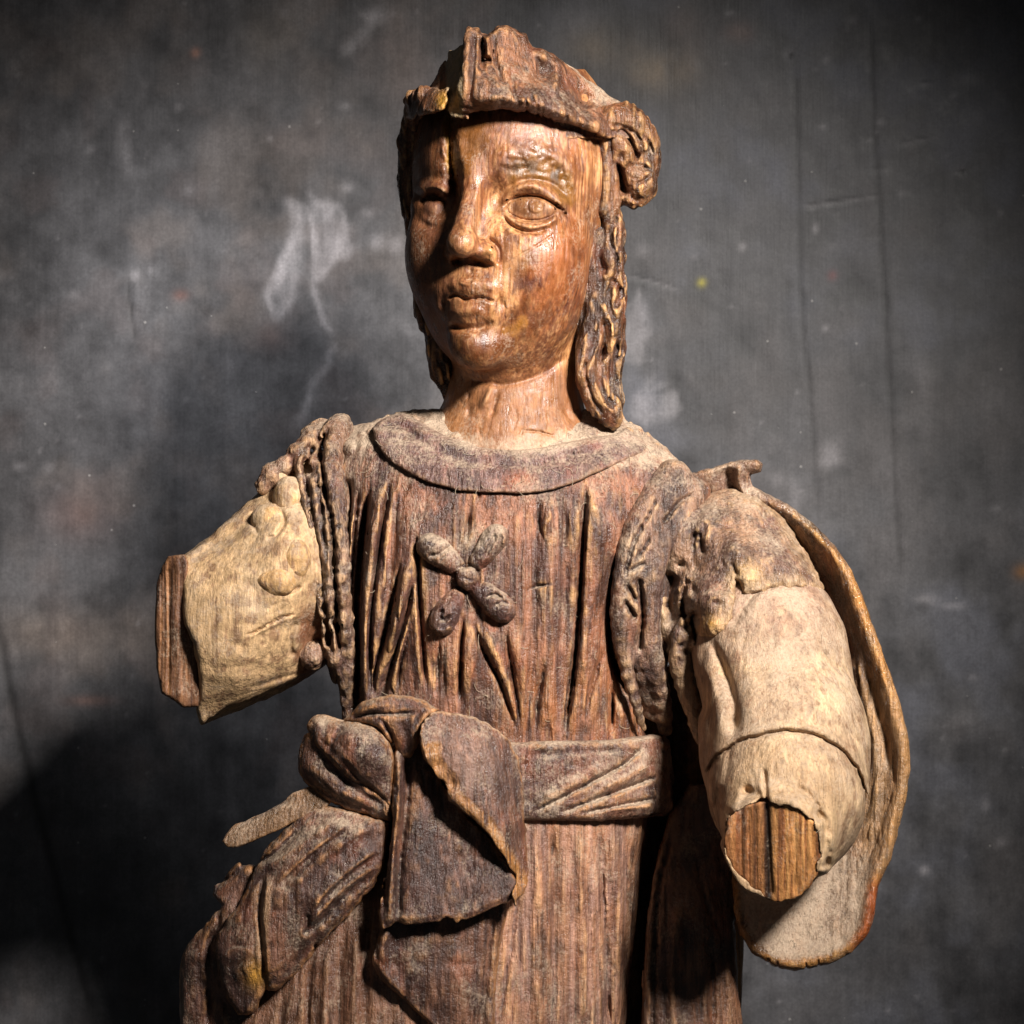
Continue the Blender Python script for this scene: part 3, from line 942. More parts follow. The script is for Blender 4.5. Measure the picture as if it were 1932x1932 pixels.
def head_paint(u, v, d, N, fine, broad):
    n1 = fbm(u / 60, v / 110, d / 60, 3); st = fbm(u / 6, v / 150, d / 6, 3); n2 = fbm(u / 18, v / 26, d / 18, 3)
    st2 = fbm(u / 3.2 + 8, v / 110, d / 3.2, 2); mott = fbm(u / 34 + 60, v / 44, d / 34, 4)
    c = np.repeat(srgb(150, 98, 62)[None], len(u), 0)
    c = mixa(c, srgb(190, 140, 92), sstep(-0.25, 0.4, n1 + 0.9 * st))
    c = mixa(c, srgb(112, 68, 44), 0.75 * sstep(0.05, 0.45, mott + 0.5 * st))
    c = mixa(c, srgb(92, 54, 36), 0.7 * sstep(0.1, 0.5, st2))
    c = mixa(c, srgb(206, 160, 112), 0.5 * sstep(0.1, 0.5, -st2 + 0.3 * n2))
    far = sstep(900, 830, u)  # shade on the far side of the face, put into the colour
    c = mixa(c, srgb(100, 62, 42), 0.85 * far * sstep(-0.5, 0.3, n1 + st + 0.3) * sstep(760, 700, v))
    c = mixa(c, srgb(152, 90, 50), sstep(26, -30, cheek.sample(u, v) + 26 * n2 + 34 * st) * 0.6)
    c = mixa(c, srgb(98, 70, 40), 0.35 * sstep(1.25, 0.75, ((u - 1003) / 44) ** 2 + ((v - 391) / 19) ** 2 + 0.5 * n2))
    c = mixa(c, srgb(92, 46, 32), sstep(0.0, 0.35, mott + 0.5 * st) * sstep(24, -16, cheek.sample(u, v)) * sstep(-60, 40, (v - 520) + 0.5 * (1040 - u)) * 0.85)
    c = mixa(c, srgb(126, 88, 36), sstep(12, -10, browgold.sample(u, v) + 20 * n2) * 0.8)
    c = mixa(c, srgb(62, 44, 24), sstep(10, -10, browgold.sample(u, v) + 8) * sstep(0.0, 0.35, n2 + 0.3 * mott) * 0.75)
    c = mixa(c, srgb(126, 84, 40), sstep(14, -12, foreheadgold.sample(u, v) + 26 * n2) * 0.75)
    c = mixa(c, srgb(104, 60, 32), sstep(16, -14, chinstain.sample(u, v) + 26 * n2) * 0.8)
    c = mixa(c, srgb(176, 122, 46), sstep(16, -14, chinstain.sample(u, v) + 26 * n2) * sstep(.1, .4, mott) * 0.6)
    c = mixa(c, srgb(188, 146, 60), sstep(4, -4, wax.sample(u, v) + 10 * n2) * 0.7)
    c = mixa(c, srgb(168, 124, 110), 0.5 * np.exp(-((u - 1010) / 60) ** 2 - ((v - 252) / 36) ** 2))  # pale sheen on the forehead, painted into the colour
    neck = sstep(690, 740, v)
    c = mixa(c, srgb(150, 104, 68), neck * 0.7)
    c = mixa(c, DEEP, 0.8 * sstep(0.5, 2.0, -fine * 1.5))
    c = mixa(c, srgb(208, 164, 116), 0.5 * sstep(0.5, 1.8, fine + 0.3 * broad + 0.4 * n2))
    c = c * np.array([0.82, 0.745, 0.69])[None] * (1 + 0.35 * sstep(-.1, .5, n1)[:, None] * 0.6)
    c = mixa(c, srgb(78, 44, 30), 0.55 * sstep(0.08, 0.5, fbm(u / 24 + 130, v / 40, d / 24, 4) + 0.35 * st) * (1 - 0.6 * neck))
    rough = 0.36 + 0.26 * n2 + 0.1 * sstep(0, .4, mott) + 0.12 * neck
    dust = 0.04 * neck + 0.5 * sstep(800, 840, v) + 0.2 * sstep(0.3, 1.5, -broad) * sstep(-.2, .4, n2)
    return c, rough, dust


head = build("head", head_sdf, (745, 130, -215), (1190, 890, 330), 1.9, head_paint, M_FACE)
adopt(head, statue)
# ---- cap with an upturned broken brim
hat_front = polymap([(866, 216), (864, 170), (870, 120), (876, 84), (879, 58), (886, 51), (903, 53), (909, 64), (920, 66), (925, 60),
                     (940, 50), (958, 48), (975, 58), (992, 66), (1004, 88), (1020, 98), (1052, 112), (1096, 142), (1120, 158), (1150, 182), (1180, 200),
                     (1202, 216), (1210, 246), (1190, 268), (1150, 262), (1118, 246), (1090, 238), (1050, 226), (1002, 212), (950, 207), (905, 209)], False, rough=3)
hat_depth = field([(868, 210, 234), (905, 207, 243), (950, 204, 245), (1000, 208, 238), (1050, 222, 216), (1100, 240, 182), (1150, 258, 148), (1200, 260, 96),
                   (900, 180, 272), (950, 176, 274), (1010, 184, 260), (1070, 208, 224), (1130, 230, 172),
                   (880, 130, 250), (930, 136, 240), (985, 145, 222), (1040, 165, 192), (1100, 195, 152), (1160, 215, 104), (1205, 225, 60),
                   (890, 60, 214), (950, 55, 200), (1000, 90, 176), (1060, 118, 136), (1120, 158, 90), (1180, 200, 56)])
hat_left = polymap([(764, 200), (768, 182), (780, 176), (800, 172), (822, 166), (846, 168), (844, 190), (838, 204), (820, 212), (798, 218), (776, 228), (766, 222)], False, rough=5)
hatl_depth = field([(766, 210, 96), (800, 205, 196), (840, 205, 246), (770, 180, 80), (805, 174, 170), (845, 168, 225), (770, 225, 96)])
hat_step = polymap([(806, 176), (822, 150), (836, 122), (850, 98), (870, 86), (880, 84), (882, 222), (852, 222), (840, 190)], False, rough=4)
step_depth = field([(810, 170, 120), (840, 120, 130), (870, 90, 160), (880, 150, 206), (880, 220, 226), (845, 220, 218), (845, 160, 180)])
hatm = Map(740, 30, 1240, 300)
hatm.stroke([(909, 66), (911, 100), (908, 135)], 6, -13, 'g', 16)          # notch in the front peak
hatm.stroke([(918, 68), (922, 96), (921, 108)], 6, 6, 'r', 6)
hatm.stroke([(908, 112), (928, 114)], 4, -15, 'g', 4, smooth=False)
hatm.stroke([(930, 58), (934, 110), (946, 150), (958, 170)], 5, -7, 'g', 25)
hatm.stroke([(896, 60), (894, 110), (888, 170), (880, 205)], 4, -6, 'g', 25)
hatm.stroke([(884, 60), (880, 120), (874, 190)], 6, 4, 'g', 25)
hatm.stroke([(1004, 92), (1036, 112), (1052, 130), (1048, 160), (1030, 172)], 12, 9, 'g', 25)
hatm.blob(1020, 140, 16, 24, -13, 20)
hatm.blob(1090, 190, 26, 18, -9, 30)
hatm.blob(1102, 186, 10, 12, -10)
hatm.stroke([(900, 190), (950, 186), (1010, 196), (1080, 220), (1150, 246)], 12, 6, 'g', 30)
hatm.stroke([(966, 130), (970, 175), (982, 200)], 5, -5, 'g', 20)
hatm.stroke([(1000, 175), (1010, 200)], 4, -6, 'g', 10)
hatm.stroke([(1070, 150), (1120, 190), (1170, 215)], 9, -5, 'g', 30)
hatm.stroke([(1140, 225), (1175, 222), (1195, 240)], 9, -8, 'g', 20)
rr = np.random.RandomState(5)
for i in range(70):
    u0, v0 = rr.uniform(770, 1190), rr.uniform(60, 240)
    hatm.stroke([(u0, v0), (u0 + rr.uniform(-6, 6), v0 + rr.uniform(14, 50))], rr.uniform(1.2, 3), -rr.uniform(1, 4), 'g', 12, smooth=False)


def hat_sdf(p):
    b = slab(p, hat_front, hat_depth, 70, 9)
    b = smin(b, slab(p, hat_left, hatl_depth, 60, 8), 4)
    b = smin(b, slab(p, hat_step, step_depth, 90, 6), 3)
    b = smin(b, ell(p, (985, 300, 10), (196, 192, 196)), 10)
    b = smin(b, cone(p, (775, 190, 90, 14), (800, 178, 160, 16)), 8)
    b = np.maximum(b, p[1] - 262)
    rel = 1.45 * hatm.sample(p[0], p[1]) + 2.5 * fbm(p[0] / 16, p[1] / 26, p[2] / 16, 2) + chisel(p, 18, 32, 2.2, 2.0)
    return (b - rel * sstep(0, 40, p[2])).astype(f32)


def hat_paint(u, v, d, N, fine, broad):
    c, r, dust = patina(u, v, d, N, fine, broad, dark=srgb(84, 56, 42), mid=srgb(138, 92, 64), worn=srgb(188, 136, 90), bias=0.05, dusty=0.4)
    gap = sstep(838, 846, u) * sstep(876, 868, u)
    c = mixa(c, srgb(176, 150, 104), gap * 0.8)
    c = mixa(c, srgb(206, 150, 56), np.exp(-((u - 838) / 12) ** 2 - ((v - 190) / 18) ** 2) * 0.9)
    dome = sstep(1030, 1070, u) * sstep(130, 80, d)
    return c, r, dust + 0.5 * dome + 0.4 * gap


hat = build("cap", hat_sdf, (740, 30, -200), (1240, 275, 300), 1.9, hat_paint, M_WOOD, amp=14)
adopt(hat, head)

# ---- long curled hair either side of the neck
def carve_hair(pts_list, lo, hi, seed, grooves, name, label, flow=1.0):
    hm = Map(lo[0] - 5, lo[1] - 5, hi[0] + 5, hi[1] + 5)
    for g, w, a, pr in grooves:
        hm.stroke(g, w, a, pr, 14)

    def f(p):
        b = None
        for pts in pts_list:
            c = chain(p, pts, 8)
            b = c if b is None else smin(b, c, 7)
        st = fbm(p[0] / 15 + 2.2 * vnoise(p[1] / 50, p[0] / 60, p[2] / 60 + seed), p[1] / 70, p[2] / 16 + seed, 2)
        return (b - 0.85 * hm.sample(p[0], p[1]) * sstep(-40, 10, p[2]) - 3.0 * st - chisel(p, 13, 44, 2.6, seed) - 2.0 * fbm(p[0] / 14, p[1] / 14, p[2] / 14, 2)).astype(f32)

    def paint(u, v, d, N, fine, broad):
        c, r, dust = patina(u, v, d, N, fine, broad, dark=srgb(60, 40, 30), mid=srgb(126, 84, 56), worn=srgb(206, 156, 102), wear=1.15, hollow_dark=1.2, dusty=0.22, seed=seed)
        return c, r - 0.08, dust
    o = build(name, f, lo, hi, 1.9, paint, M_WOOD, amp=10, label=label)
    return adopt(o, head)


carve_hair([
    [(1120, 240, 124, 22), (1150, 228, 112, 28), (1178, 228, 96, 32), (1196, 246, 88, 30), (1200, 272, 84, 24)],
    [(1180, 250, 70, 30), (1190, 290, 62, 32), (1194, 330, 56, 32), (1192, 360, 52, 22)],
    [(1154, 420, 60, 25), (1158, 470, 58, 20), (1152, 510, 58, 25), (1158, 560, 58, 21), (1150, 610, 58, 26), (1156, 655, 58, 22), (1148, 700, 60, 22), (1156, 750, 62, 18), (1160, 785, 66, 12)],
    [(1166, 262, 112, 20), (1178, 280, 106, 24), (1182, 304, 98, 20)],
    [(1206, 246, 66, 26), (1216, 276, 60, 26), (1220, 306, 56, 22), (1222, 330, 50, 18)],
    [(1184, 310, 84, 26), (1200, 330, 76, 32), (1204, 352, 68, 32), (1190, 368, 66, 24)],
    [(1134, 250, 112, 20), (1146, 300, 100, 26), (1144, 360, 98, 26), (1140, 400, 96, 22)],
    [(1138, 390, 92, 24), (1152, 440, 88, 25), (1148, 490, 86, 23), (1158, 540, 84, 19), (1150, 590, 84, 26), (1142, 640, 82, 30)],
    [(1130, 560, 92, 16), (1122, 620, 90, 24), (1112, 670, 92, 28), (1112, 705, 94, 28), (1126, 745, 92, 26), (1146, 775, 86, 24), (1160, 800, 78, 13)],
    [(1150, 640, 76, 26), (1152, 690, 66, 22), (1146, 730, 66, 20), (1162, 760, 70, 12)],
    [(1120, 260, 70, 40), (1118, 340, 66, 42), (1122, 420, 62, 44), (1126, 500, 60, 44), (1128, 580, 58, 42), (1126, 650, 56, 40), (1130, 710, 56, 34)],
], (1085, 185, -40), (1250, 835, 190), 3.0, [
    ([(1160, 248), (1180, 252), (1200, 290), (1196, 310)], 6, -14, 'g'),
    ([(1150, 236), (1180, 240), (1206, 262), (1208, 300)], 4, -8, 'g'),
    ([(1170, 285), (1176, 305)], 5, -9, 'g'),
    ([(1180, 318), (1206, 312), (1232, 326)], 6, -12, 'g'),
    ([(1196, 350), (1216, 340), (1230, 326)], 5, -9, 'g'),
    ([(1176, 350), (1196, 376), (1216, 372)], 5, -7, 'g'),
    ([(1212, 250), (1228, 276), (1230, 300)], 4, -7, 'g'),
    ([(1160, 300), (1172, 330), (1178, 372)], 7, -13, 'g'),
    ([(1128, 255), (1132, 330), (1128, 400), (1134, 440)], 6, -9, 'g'),
    ([(1150, 270), (1156, 340), (1150, 395)], 4, -7, 'g'),
    ([(1128, 400), (1140, 440), (1130, 480), (1142, 520)], 9, -13, 'g'),
    ([(1168, 400), (1150, 450), (1166, 500), (1148, 560), (1160, 610)], 5, -8, 'g'),
    ([(1150, 520), (1170, 550), (1160, 585)], 6, -12, 'g'),
    ([(1120, 560), (1132, 610), (1118, 660), (1100, 700)], 5, -8, 'g'),
    ([(1142, 600), (1140, 650), (1128, 700), (1140, 745), (1160, 770)], 8, -14, 'g'),
    ([(1110, 650), (1104, 700), (1118, 750), (1142, 790)], 4, -7, 'g'),
    ([(1126, 690), (1124, 720), (1140, 760), (1162, 782)], 4, 7, 'g'),
    ([(1166, 640), (1158, 690), (1164, 730)], 5, -8, 'g'),
], "hair_lock", "curled lock beside the lit cheek, worn golden on its ridges")

carve_hair([
    [(790, 190, 60, 24), (776, 250, 20, 20), (772, 310, -6, 20), (776, 360, -10, 24), (786, 420, -10, 22), (796, 490, -10, 20), (802, 540, -6, 20),
     (806, 590, 0, 22), (826, 640, 10, 20), (838, 690, 10, 26), (848, 730, 4, 16), (858, 760, 0, 8)],
    [(830, 640, -20, 26), (846, 700, -24, 30), (856, 740, -24, 14)],
], (740, 155, -80), (900, 790, 130), 8.0, [
    ([(770, 230), (772, 300), (764, 360), (780, 420)], 5, -7, 'g'),
    ([(790, 470), (800, 520), (792, 570), (820, 630)], 5, -7, 'g'),
    ([(822, 660), (836, 700), (846, 730)], 5, -7, 'g'),
], "hair_lock", "dark lock behind the shaded cheek")
# ---- tunic
torso = Column([(772, 790, 1130, 0, 40), (784, 740, 1160, 0, 62), (800, 680, 1190, 2, 84), (820, 640, 1225, 6, 108), (845, 622, 1258, 8, 130), (885, 622, 1290, 10, 152),
                (930, 634, 1296, 10, 168), (1000, 636, 1262, 10, 182), (1100, 632, 1212, 10, 188), (1200, 646, 1196, 10, 186), (1300, 652, 1200, 10, 176),
                (1380, 655, 1216, 10, 172), (1440, 650, 1232, 10, 172)], 2.35)


def zz(pts):
    """points read off an enlarged view of the chest"""
    return [(575 + .3638 * x, 766.7 + .3638 * y) for x, y in pts]


tun = Map(600, 740, 1330, 1470)
fold = [
    (zz([(240, 370), (215, 700), (200, 1000), (210, 1500)]), 5, -9, 'g'),
    (zz([(280, 420), (250, 800), (235, 1100), (250, 1500)]), 4, -6, 'g'),
    (zz([(410, 380), (350, 700), (310, 1000), (300, 1500)]), 7, 9, 'g'),
    (zz([(445, 380), (395, 700), (345, 1100), (340, 1500)]), 4, -11, 'g'),
    (zz([(330, 420), (290, 800), (270, 1100), (275, 1500)]), 5, -9, 'g'),
    (zz([(545, 780), (490, 1050), (400, 1350), (375, 1500)]), 6, 8, 'g'),
    (zz([(500, 800), (440, 1080), (370, 1350), (355, 1500)]), 4, -9, 'g'),
    (zz([(575, 860), (520, 1100), (440, 1380), (420, 1500)]), 4.5, -10, 'g'),
    (zz([(560, 1000), (510, 1200), (450, 1480)]), 4, 6, 'g'),
    (zz([(545, 1150), (500, 1320), (480, 1490)]), 3.5, -8, 'g'),
    (zz([(580, 650), (590, 900), (610, 1200), (632, 1480)]), 4, -12, 'g'),
    (zz([(560, 700), (572, 950), (590, 1250), (608, 1480)]), 6, 6, 'g'),
    (zz([(700, 1180), (690, 1350), (690, 1500)]), 5, -5, 'g'),
    (zz([(750, 1200), (770, 1350), (770, 1500)]), 9, 6, 'g'),
    (zz([(825, 1080), (812, 1300), (803, 1545)]), 3.6, -16, 'g'),
    (zz([(850, 1120), (850, 1350), (840, 1500)]), 9, 5, 'g'),
    (zz([(862, 500), (846, 620), (838, 720)]), 4, -11, 'g'),
    (zz([(905, 350), (905, 440), (890, 520)]), 2.4, -8, 'g'),
    (zz([(870, 1110), (930, 1280), (1010, 1430), (1100, 1690)]), 4, -10, 'g'),
    (zz([(900, 1110), (980, 1270), (1060, 1480), (1110, 1690)]), 7, 7, 'g'),
    (zz([(1040, 1160), (1075, 1380), (1105, 1560), (1112, 1690)]), 4, -10, 'g'),
    (zz([(1090, 1180), (1150, 1400), (1180, 1690)]), 10, 5, 'g'),
    (zz([(1250, 1320), (1215, 1500), (1195, 1700)]), 6, -12, 'g'),
    (zz([(1240, 470), (1262, 560), (1240, 650), (1262, 720)]), 5, 8, 'g'),
    (zz([(1210, 480), (1215, 600), (1245, 720)]), 4, -7, 'g'),
    (zz([(1330, 480), (1350, 600), (1330, 760)]), 5, -5, 'g'),
    (zz([(1370, 470), (1380, 700), (1360, 900)]), 9, 4, 'g'),
    (zz([(1462, 400), (1445, 700), (1422, 1100), (1392, 1400), (1350, 1700)]), 4.2, -15, 'g'),
    (zz([(1500, 450), (1490, 800), (1460, 1150), (1420, 1450)]), 12, 6, 'g'),
    (zz([(1560, 1250), (1500, 1420), (1450, 1640)]), 5, -7, 'g'),
    (zz([(1590, 1440), (1596, 1560), (1590, 1720)]), 3.6, -12, 'g'),
    (zz([(1640, 1500), (1650, 1600), (1640, 1700)]), 8, 6, 'g'),
    (zz([(1640, 740), (1590, 950), (1578, 1150), (1598, 1320), (1680, 1500)]), 4, -16, 'g'),
    (zz([(1610, 850), (1640, 1000), (1630, 1250)]), 9, 7, 'g'),
    (zz([(1760, 460), (1765, 600), (1770, 720)]), 3, -9, 'g'),
    (zz([(1750, 720), (1690, 860), (1660, 1000)]), 4, -8, 'g'),
    (zz([(1300, 920), (1200, 935), (1120, 970)]), 2.2, -4, 'g'),
    (zz([(700, 470), (640, 620), (600, 800)]), 14, 4, 'g'),
]
for pts, w, a, pr in fold:
    if a > 0:
        w, a = w * 1.7, a * 1.5
    else:
        tun.stroke(pts, w * 2.4, a * 0.55, 'g', 60)
        a *= 1.15
        tun.stroke(pts, 1.8, -5, 'v', 45, rough=1.2)
    tun.stroke(pts, w, a, pr, 45, rough=1.6)
for q, w, a, pr in ((zz([(240, 370), (215, 700), (200, 1000), (210, 1500)]), 26, 9, 'stepl'), (zz([(580, 650), (590, 900), (610, 1200), (632, 1480)]), 34, 10, 'stepl'), (zz([(825, 1080), (812, 1300), (803, 1545)]), 30, 10, 'stepl'),
                    (zz([(1462, 400), (1445, 700), (1422, 1100), (1392, 1400), (1350, 1700)]), 40, 12, 'stepl'), (zz([(445, 380), (395, 700), (345, 1100), (340, 1500)]), 24, 9, 'stepl'), (zz([(1250, 1320), (1215, 1500), (1195, 1700)]), 26, 9, 'stepl')):
    tun.stroke(q, w, a, pr, 60, rough=1.0)
for q, w, a in (([(668, 930), (656, 1100), (660, 1380)], 13, 7), ([(716, 920), (700, 1080), (690, 1380)], 15, 8), ([(690, 930), (678, 1100), (672, 1380)], 8, -8), ([(752, 930), (735, 1100), (716, 1380)], 9, -8), ([(775, 920), (765, 1050), (740, 1250)], 16, 6),
                ([(1040, 940), (1036, 1150), (1030, 1390)], 20, 6), ([(1070, 940), (1064, 1150), (1052, 1390)], 10, -7), ([(1150, 960), (1130, 1150), (1110, 1390)], 22, 7), ([(1012, 950), (1006, 1150), (996, 1390)], 10, -6), ([(980, 960), (975, 1200), (985, 1390)], 20, 5), ([(940, 1210), (938, 1390)], 18, 5)):
    tun.stroke(q, w, a, 'g', 60)
rr = np.random.RandomState(11)
for i in range(150):
    u0, v0 = rr.uniform(640, 1210), rr.uniform(930, 1380)
    tun.stroke([(u0, v0), (u0 + rr.uniform(-5, 4), v0 + rr.uniform(30, 110))], rr.uniform(1.2, 3.0), -rr.uniform(0.8, 3.4), 'g', 25, smooth=False)


def torso_front(p):
    return torso(p) - tun.sample(p[0], p[1]) * sstep(0, 60, p[2])


def tunic_sdf(p):
    b = torso_front(p) - 1.0 * fbm(p[0] / 14, p[1] / 30, p[2] / 14, 2) - chisel(p, 13, 110, 2.0) * sstep(860, 960, p[1]) - chisel(p, 17, 30, 1.6, 7.0) * sstep(960, 860, p[1])
    b = smax(b, -(np.sqrt(((p[0] - 962) / 150.0) ** 2 + ((p[2] - 0) / 118.0) ** 2) - 1) * 118 if False else -1e3 + 0 * p[0], 1) if False else b
    return b.astype(f32)


def tunic_paint(u, v, d, N, fine, broad):
    c, r, dust = patina(u, v, d, N, fine, broad, dark=srgb(78, 52, 43), mid=srgb(138, 92, 68), worn=srgb(198, 150, 98), bias=0.05, dusty=0.9, seed=1.0)
    low = sstep(1180, 1320, v) * sstep(880, 1000, u)
    c = mixa(c, srgb(150, 96, 60), 0.7 * low * sstep(-0.3, 0.3, fbm(u / 8, v / 90, d / 8, 2)))
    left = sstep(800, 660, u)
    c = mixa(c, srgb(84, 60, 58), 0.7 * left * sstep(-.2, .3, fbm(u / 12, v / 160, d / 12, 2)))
    top = sstep(960, 860, v)
    dust = dust + 0.26 * top + 0.06
    return c, r, dust


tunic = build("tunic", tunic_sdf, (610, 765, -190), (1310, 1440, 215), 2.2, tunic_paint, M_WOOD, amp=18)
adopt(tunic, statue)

# ---- flat ring collar
collar_pm = polymap([(702, 808), (712, 840), (735, 868), (768, 890), (805, 908), (850, 922), (890, 928), (940, 930), (1000, 930), (1050, 922), (1090, 908), (1130, 890), (1180, 868),
                     (1225, 846), (1190, 812), (1120, 790), (950, 780), (800, 786), (760, 779), (726, 788)], True, rough=2)
neck_pm = polymap([(760, 770), (800, 800), (850, 826), (900, 842), (950, 848), (1010, 846), (1060, 836), (1110, 826), (1170, 812), (1150, 760), (960, 700), (800, 720)], True)
collm = Map(690, 740, 1240, 950)
collm.stroke([(745, 790), (790, 830), (850, 862), (920, 876), (1000, 876), (1080, 862), (1160, 836)], 9, -4, 'g', 40)
collm.stroke([(840, 880), (848, 920)], 1.6, -3, 'g', 6)
collm.stroke([(905, 890), (905, 930)], 1.6, -3.5, 'g', 6)
collm.stroke([(960, 880), (966, 926)], 1.6, -2, 'g', 6)
collm.blob(985, 905, 26, 16, -3)
for i in range(220):
    t = rr.uniform(0, 1)
    u0 = 715 + 400 * t; v0 = 850 + 70 * math.sin(math.pi * min(1, t * 1.15)) * rr.uniform(0.5, 1.0)
    collm.stroke([(u0, v0), (u0 - 3 + 6 * t, v0 + rr.uniform(8, 22))], 1.3, -rr.uniform(1.0, 2.6), 'g', 5, smooth=False)


def collar_sdf(p):
    t = torso(p)
    h = 11 * sstep(1215, 1090, p[0])
    a = collar_pm.sample(p[0], p[1]) * 0.8
    b = t - h - 1.5 - collm.sample(p[0], p[1]) - 1.2 * fbm(p[0] / 12, p[1] / 12, p[2] / 12, 2)
    x = smax(a, b, 7)
    x = smax(x, -neck_pm.sample(p[0], p[1]) * 0.8, 10)
    x = np.maximum(x, -(t + 14))
    return np.maximum(x, -10 - p[2]).astype(f32)


def collar_paint(u, v, d, N, fine, broad):
    c, r, dust = patina(u, v, d, N, fine, broad, dark=srgb(92, 66, 60), mid=srgb(122, 90, 80), worn=srgb(170, 132, 100), wear=0.7, dusty=0.85, seed=5.0)
    c = mixa(c, srgb(160, 92, 56), 0.8 * np.exp(-((u - 985) / 24) ** 2 - ((v - 906) / 16) ** 2))
    return c, r, dust * 0.9 + 0.14 * sstep(890, 840, v) + 0.06


collar = build("collar", collar_sdf, (690, 750, -20), (1240, 945, 215), 2.0, collar_paint, M_WOOD, amp=14)
adopt(collar, tunic)

# ---- carved bow on the chest
def bow_sdf(p):
    b = chain(p, [(868, 1074, 194, 13), (840, 1052, 196, 22), (812, 1032, 192, 26)], 6)
    b = smin(b, chain(p, [(892, 1072, 194, 13), (914, 1042, 196, 20), (936, 1012, 194, 24)], 6), 4)
    b = smin(b, chain(p, [(866, 1116, 194, 13), (848, 1148, 198, 22), (834, 1174, 196, 26)], 6), 4)
    b = smin(b, chain(p, [(898, 1106, 200, 15), (926, 1130, 202, 23), (948, 1150, 200, 26)], 6), 4)
    b = smin(b, ell(p, (881, 1092, 206), (27, 24, 20)), 3)
    r = bowm.sample(p[0], p[1])
    return (b - r - 1.8 * fbm(p[0] / 10, p[1] / 10, p[2] / 10, 2)).astype(f32)


bowm = Map(770, 970, 1000, 1220)
for q, w, a in (([(858, 1078), (862, 1104), (880, 1118)], 3, -9), ([(896, 1070), (910, 1090), (904, 1112)], 3, -8), ([(866, 1072), (884, 1066), (900, 1074)], 3, -8),
                ([(806, 1050), (830, 1044), (850, 1030)], 4, -8), ([(826, 1062), (846, 1044)], 3, -5), ([(914, 1052), (930, 1020), (934, 1004)], 4, -7), ([(944, 1000), (952, 1016), (946, 1032)], 4, 6),
                ([(850, 1160), (838, 1170), (830, 1160), (838, 1148)], 4, -9), ([(818, 1184), (836, 1192), (854, 1180)], 5, 5), ([(914, 1128), (934, 1122), (950, 1132)], 3, -8), ([(930, 1146), (946, 1136), (962, 1142)], 3, -6), ([(870, 1090), (894, 1096)], 3, -4)):
    bowm.stroke(q, w, a, 'g', 8, rough=1.5)


def bow_paint(u, v, d, N, fine, broad):
    c, r, dust = patina(u, v, d, N, fine, broad, dark=srgb(70, 50, 46), mid=srgb(110, 80, 66), worn=srgb(160, 120, 84), dusty=0.9, seed=9.0)
    return c, r - 0.08, dust + 0.25 * sstep(1110, 1050, v)


bow = build("chest_bow", bow_sdf, (770, 970, 120), (1000, 1220, 250), 1.5, bow_paint, M_WOOD, amp=10)
adopt(bow, tunic)
# ---- broken arm at the left of the picture
armL_pm = polymap([(346, 1050), (400, 1008), (480, 938), (520, 900), (580, 850), (612, 862), (632, 1000), (636, 1230), (630, 1240), (600, 1264), (560, 1290), (500, 1318), (440, 1342), (380, 1366),
                   (372, 1340), (374, 1300), (374, 1250), (364, 1215), (348, 1180), (343, 1110)], False, rough=2)
armL_d = field([(346, 1060, 128), (346, 1120, 158), (374, 1250, 168), (376, 1310, 134), (382, 1358, 92), (400, 1014, 96), (480, 946, 72), (560, 870, 46), (440, 1110, 186), (450, 1200, 190), (440, 1290, 150), (440, 1335, 100),
                (500, 1310, 98), (560, 1280, 86), (540, 1040, 166), (550, 1150, 172), (545, 1230, 140), (600, 1255, 80), (632, 1000, 120), (632, 1200, 100), (600, 900, 76), (420, 1050, 150), (500, 985, 132)])
armm = Map(280, 840, 700, 1390)
for k in range(3):
    armm.stroke(jag([(462, 1200), (500, 1182), (525, 1168), (556, 1158)], 3.5, 50 + k, 9), 1.5, -4, 'g', 14, smooth=False)
armm.stroke([(465, 1206), (500, 1190), (548, 1168)], 22, -5, 'step', 25)
armm.stroke([(400, 1352), (470, 1318), (540, 1292), (600, 1262)], 5, -7, 'g', 25)
armm.stroke([(470, 1300), (520, 1282), (570, 1268)], 5, -5, 'g', 20)
armm.stroke([(560, 1165), (548, 1200), (552, 1250)], 6, -7, 'g', 14, rough=4)
armm.blob(590, 1205, 30, 45, -14)
for q in ((545, 940), (508, 982), (521, 1098), (556, 1060), (570, 1000), (530, 1030)):
    armm.blob(q[0] + 8, q[1], 46, 46, 9)
armm.stroke([(526, 1122), (548, 1116), (570, 1104)], 4, -9, 'g', 8)
armm.stroke([(528, 960), (536, 985), (520, 1010), (500, 1016)], 4, -8, 'g', 10)
armm.stroke([(480, 960), (476, 985), (488, 1010)], 4, -6, 'g', 10)
armm.stroke([(352, 1062), (430, 1010), (500, 955)], 22, -7, 'lin', 30)
armm.stroke([(385, 1366), (470, 1334), (560, 1292), (610, 1262)], 46, -7, 'lin', 10)
for i in range(26):
    u0, v0 = rr.uniform(360, 560), rr.uniform(980, 1290)
    armm.stroke([(u0, v0), (u0 + rr.uniform(20, 60), v0 - rr.uniform(5, 30))], rr.uniform(1.5, 4), -rr.uniform(.5, 1.6), 'g', 14, smooth=False)


def armL_sdf(p):
    b = slab(p, armL_pm, armL_d, 230, 12)
    b = smax(b, -(p[0] - 330 - 0.03 * (p[1] - 1050)), 3)
    b = b - armm.sample(p[0], p[1]) * sstep(0, 50, p[2]) - 0.8 * fbm(p[0] / 30, p[1] / 30, p[2] / 30, 2) - chisel(p, 46, 40, 2.0, 3.0)
    return b.astype(f32)


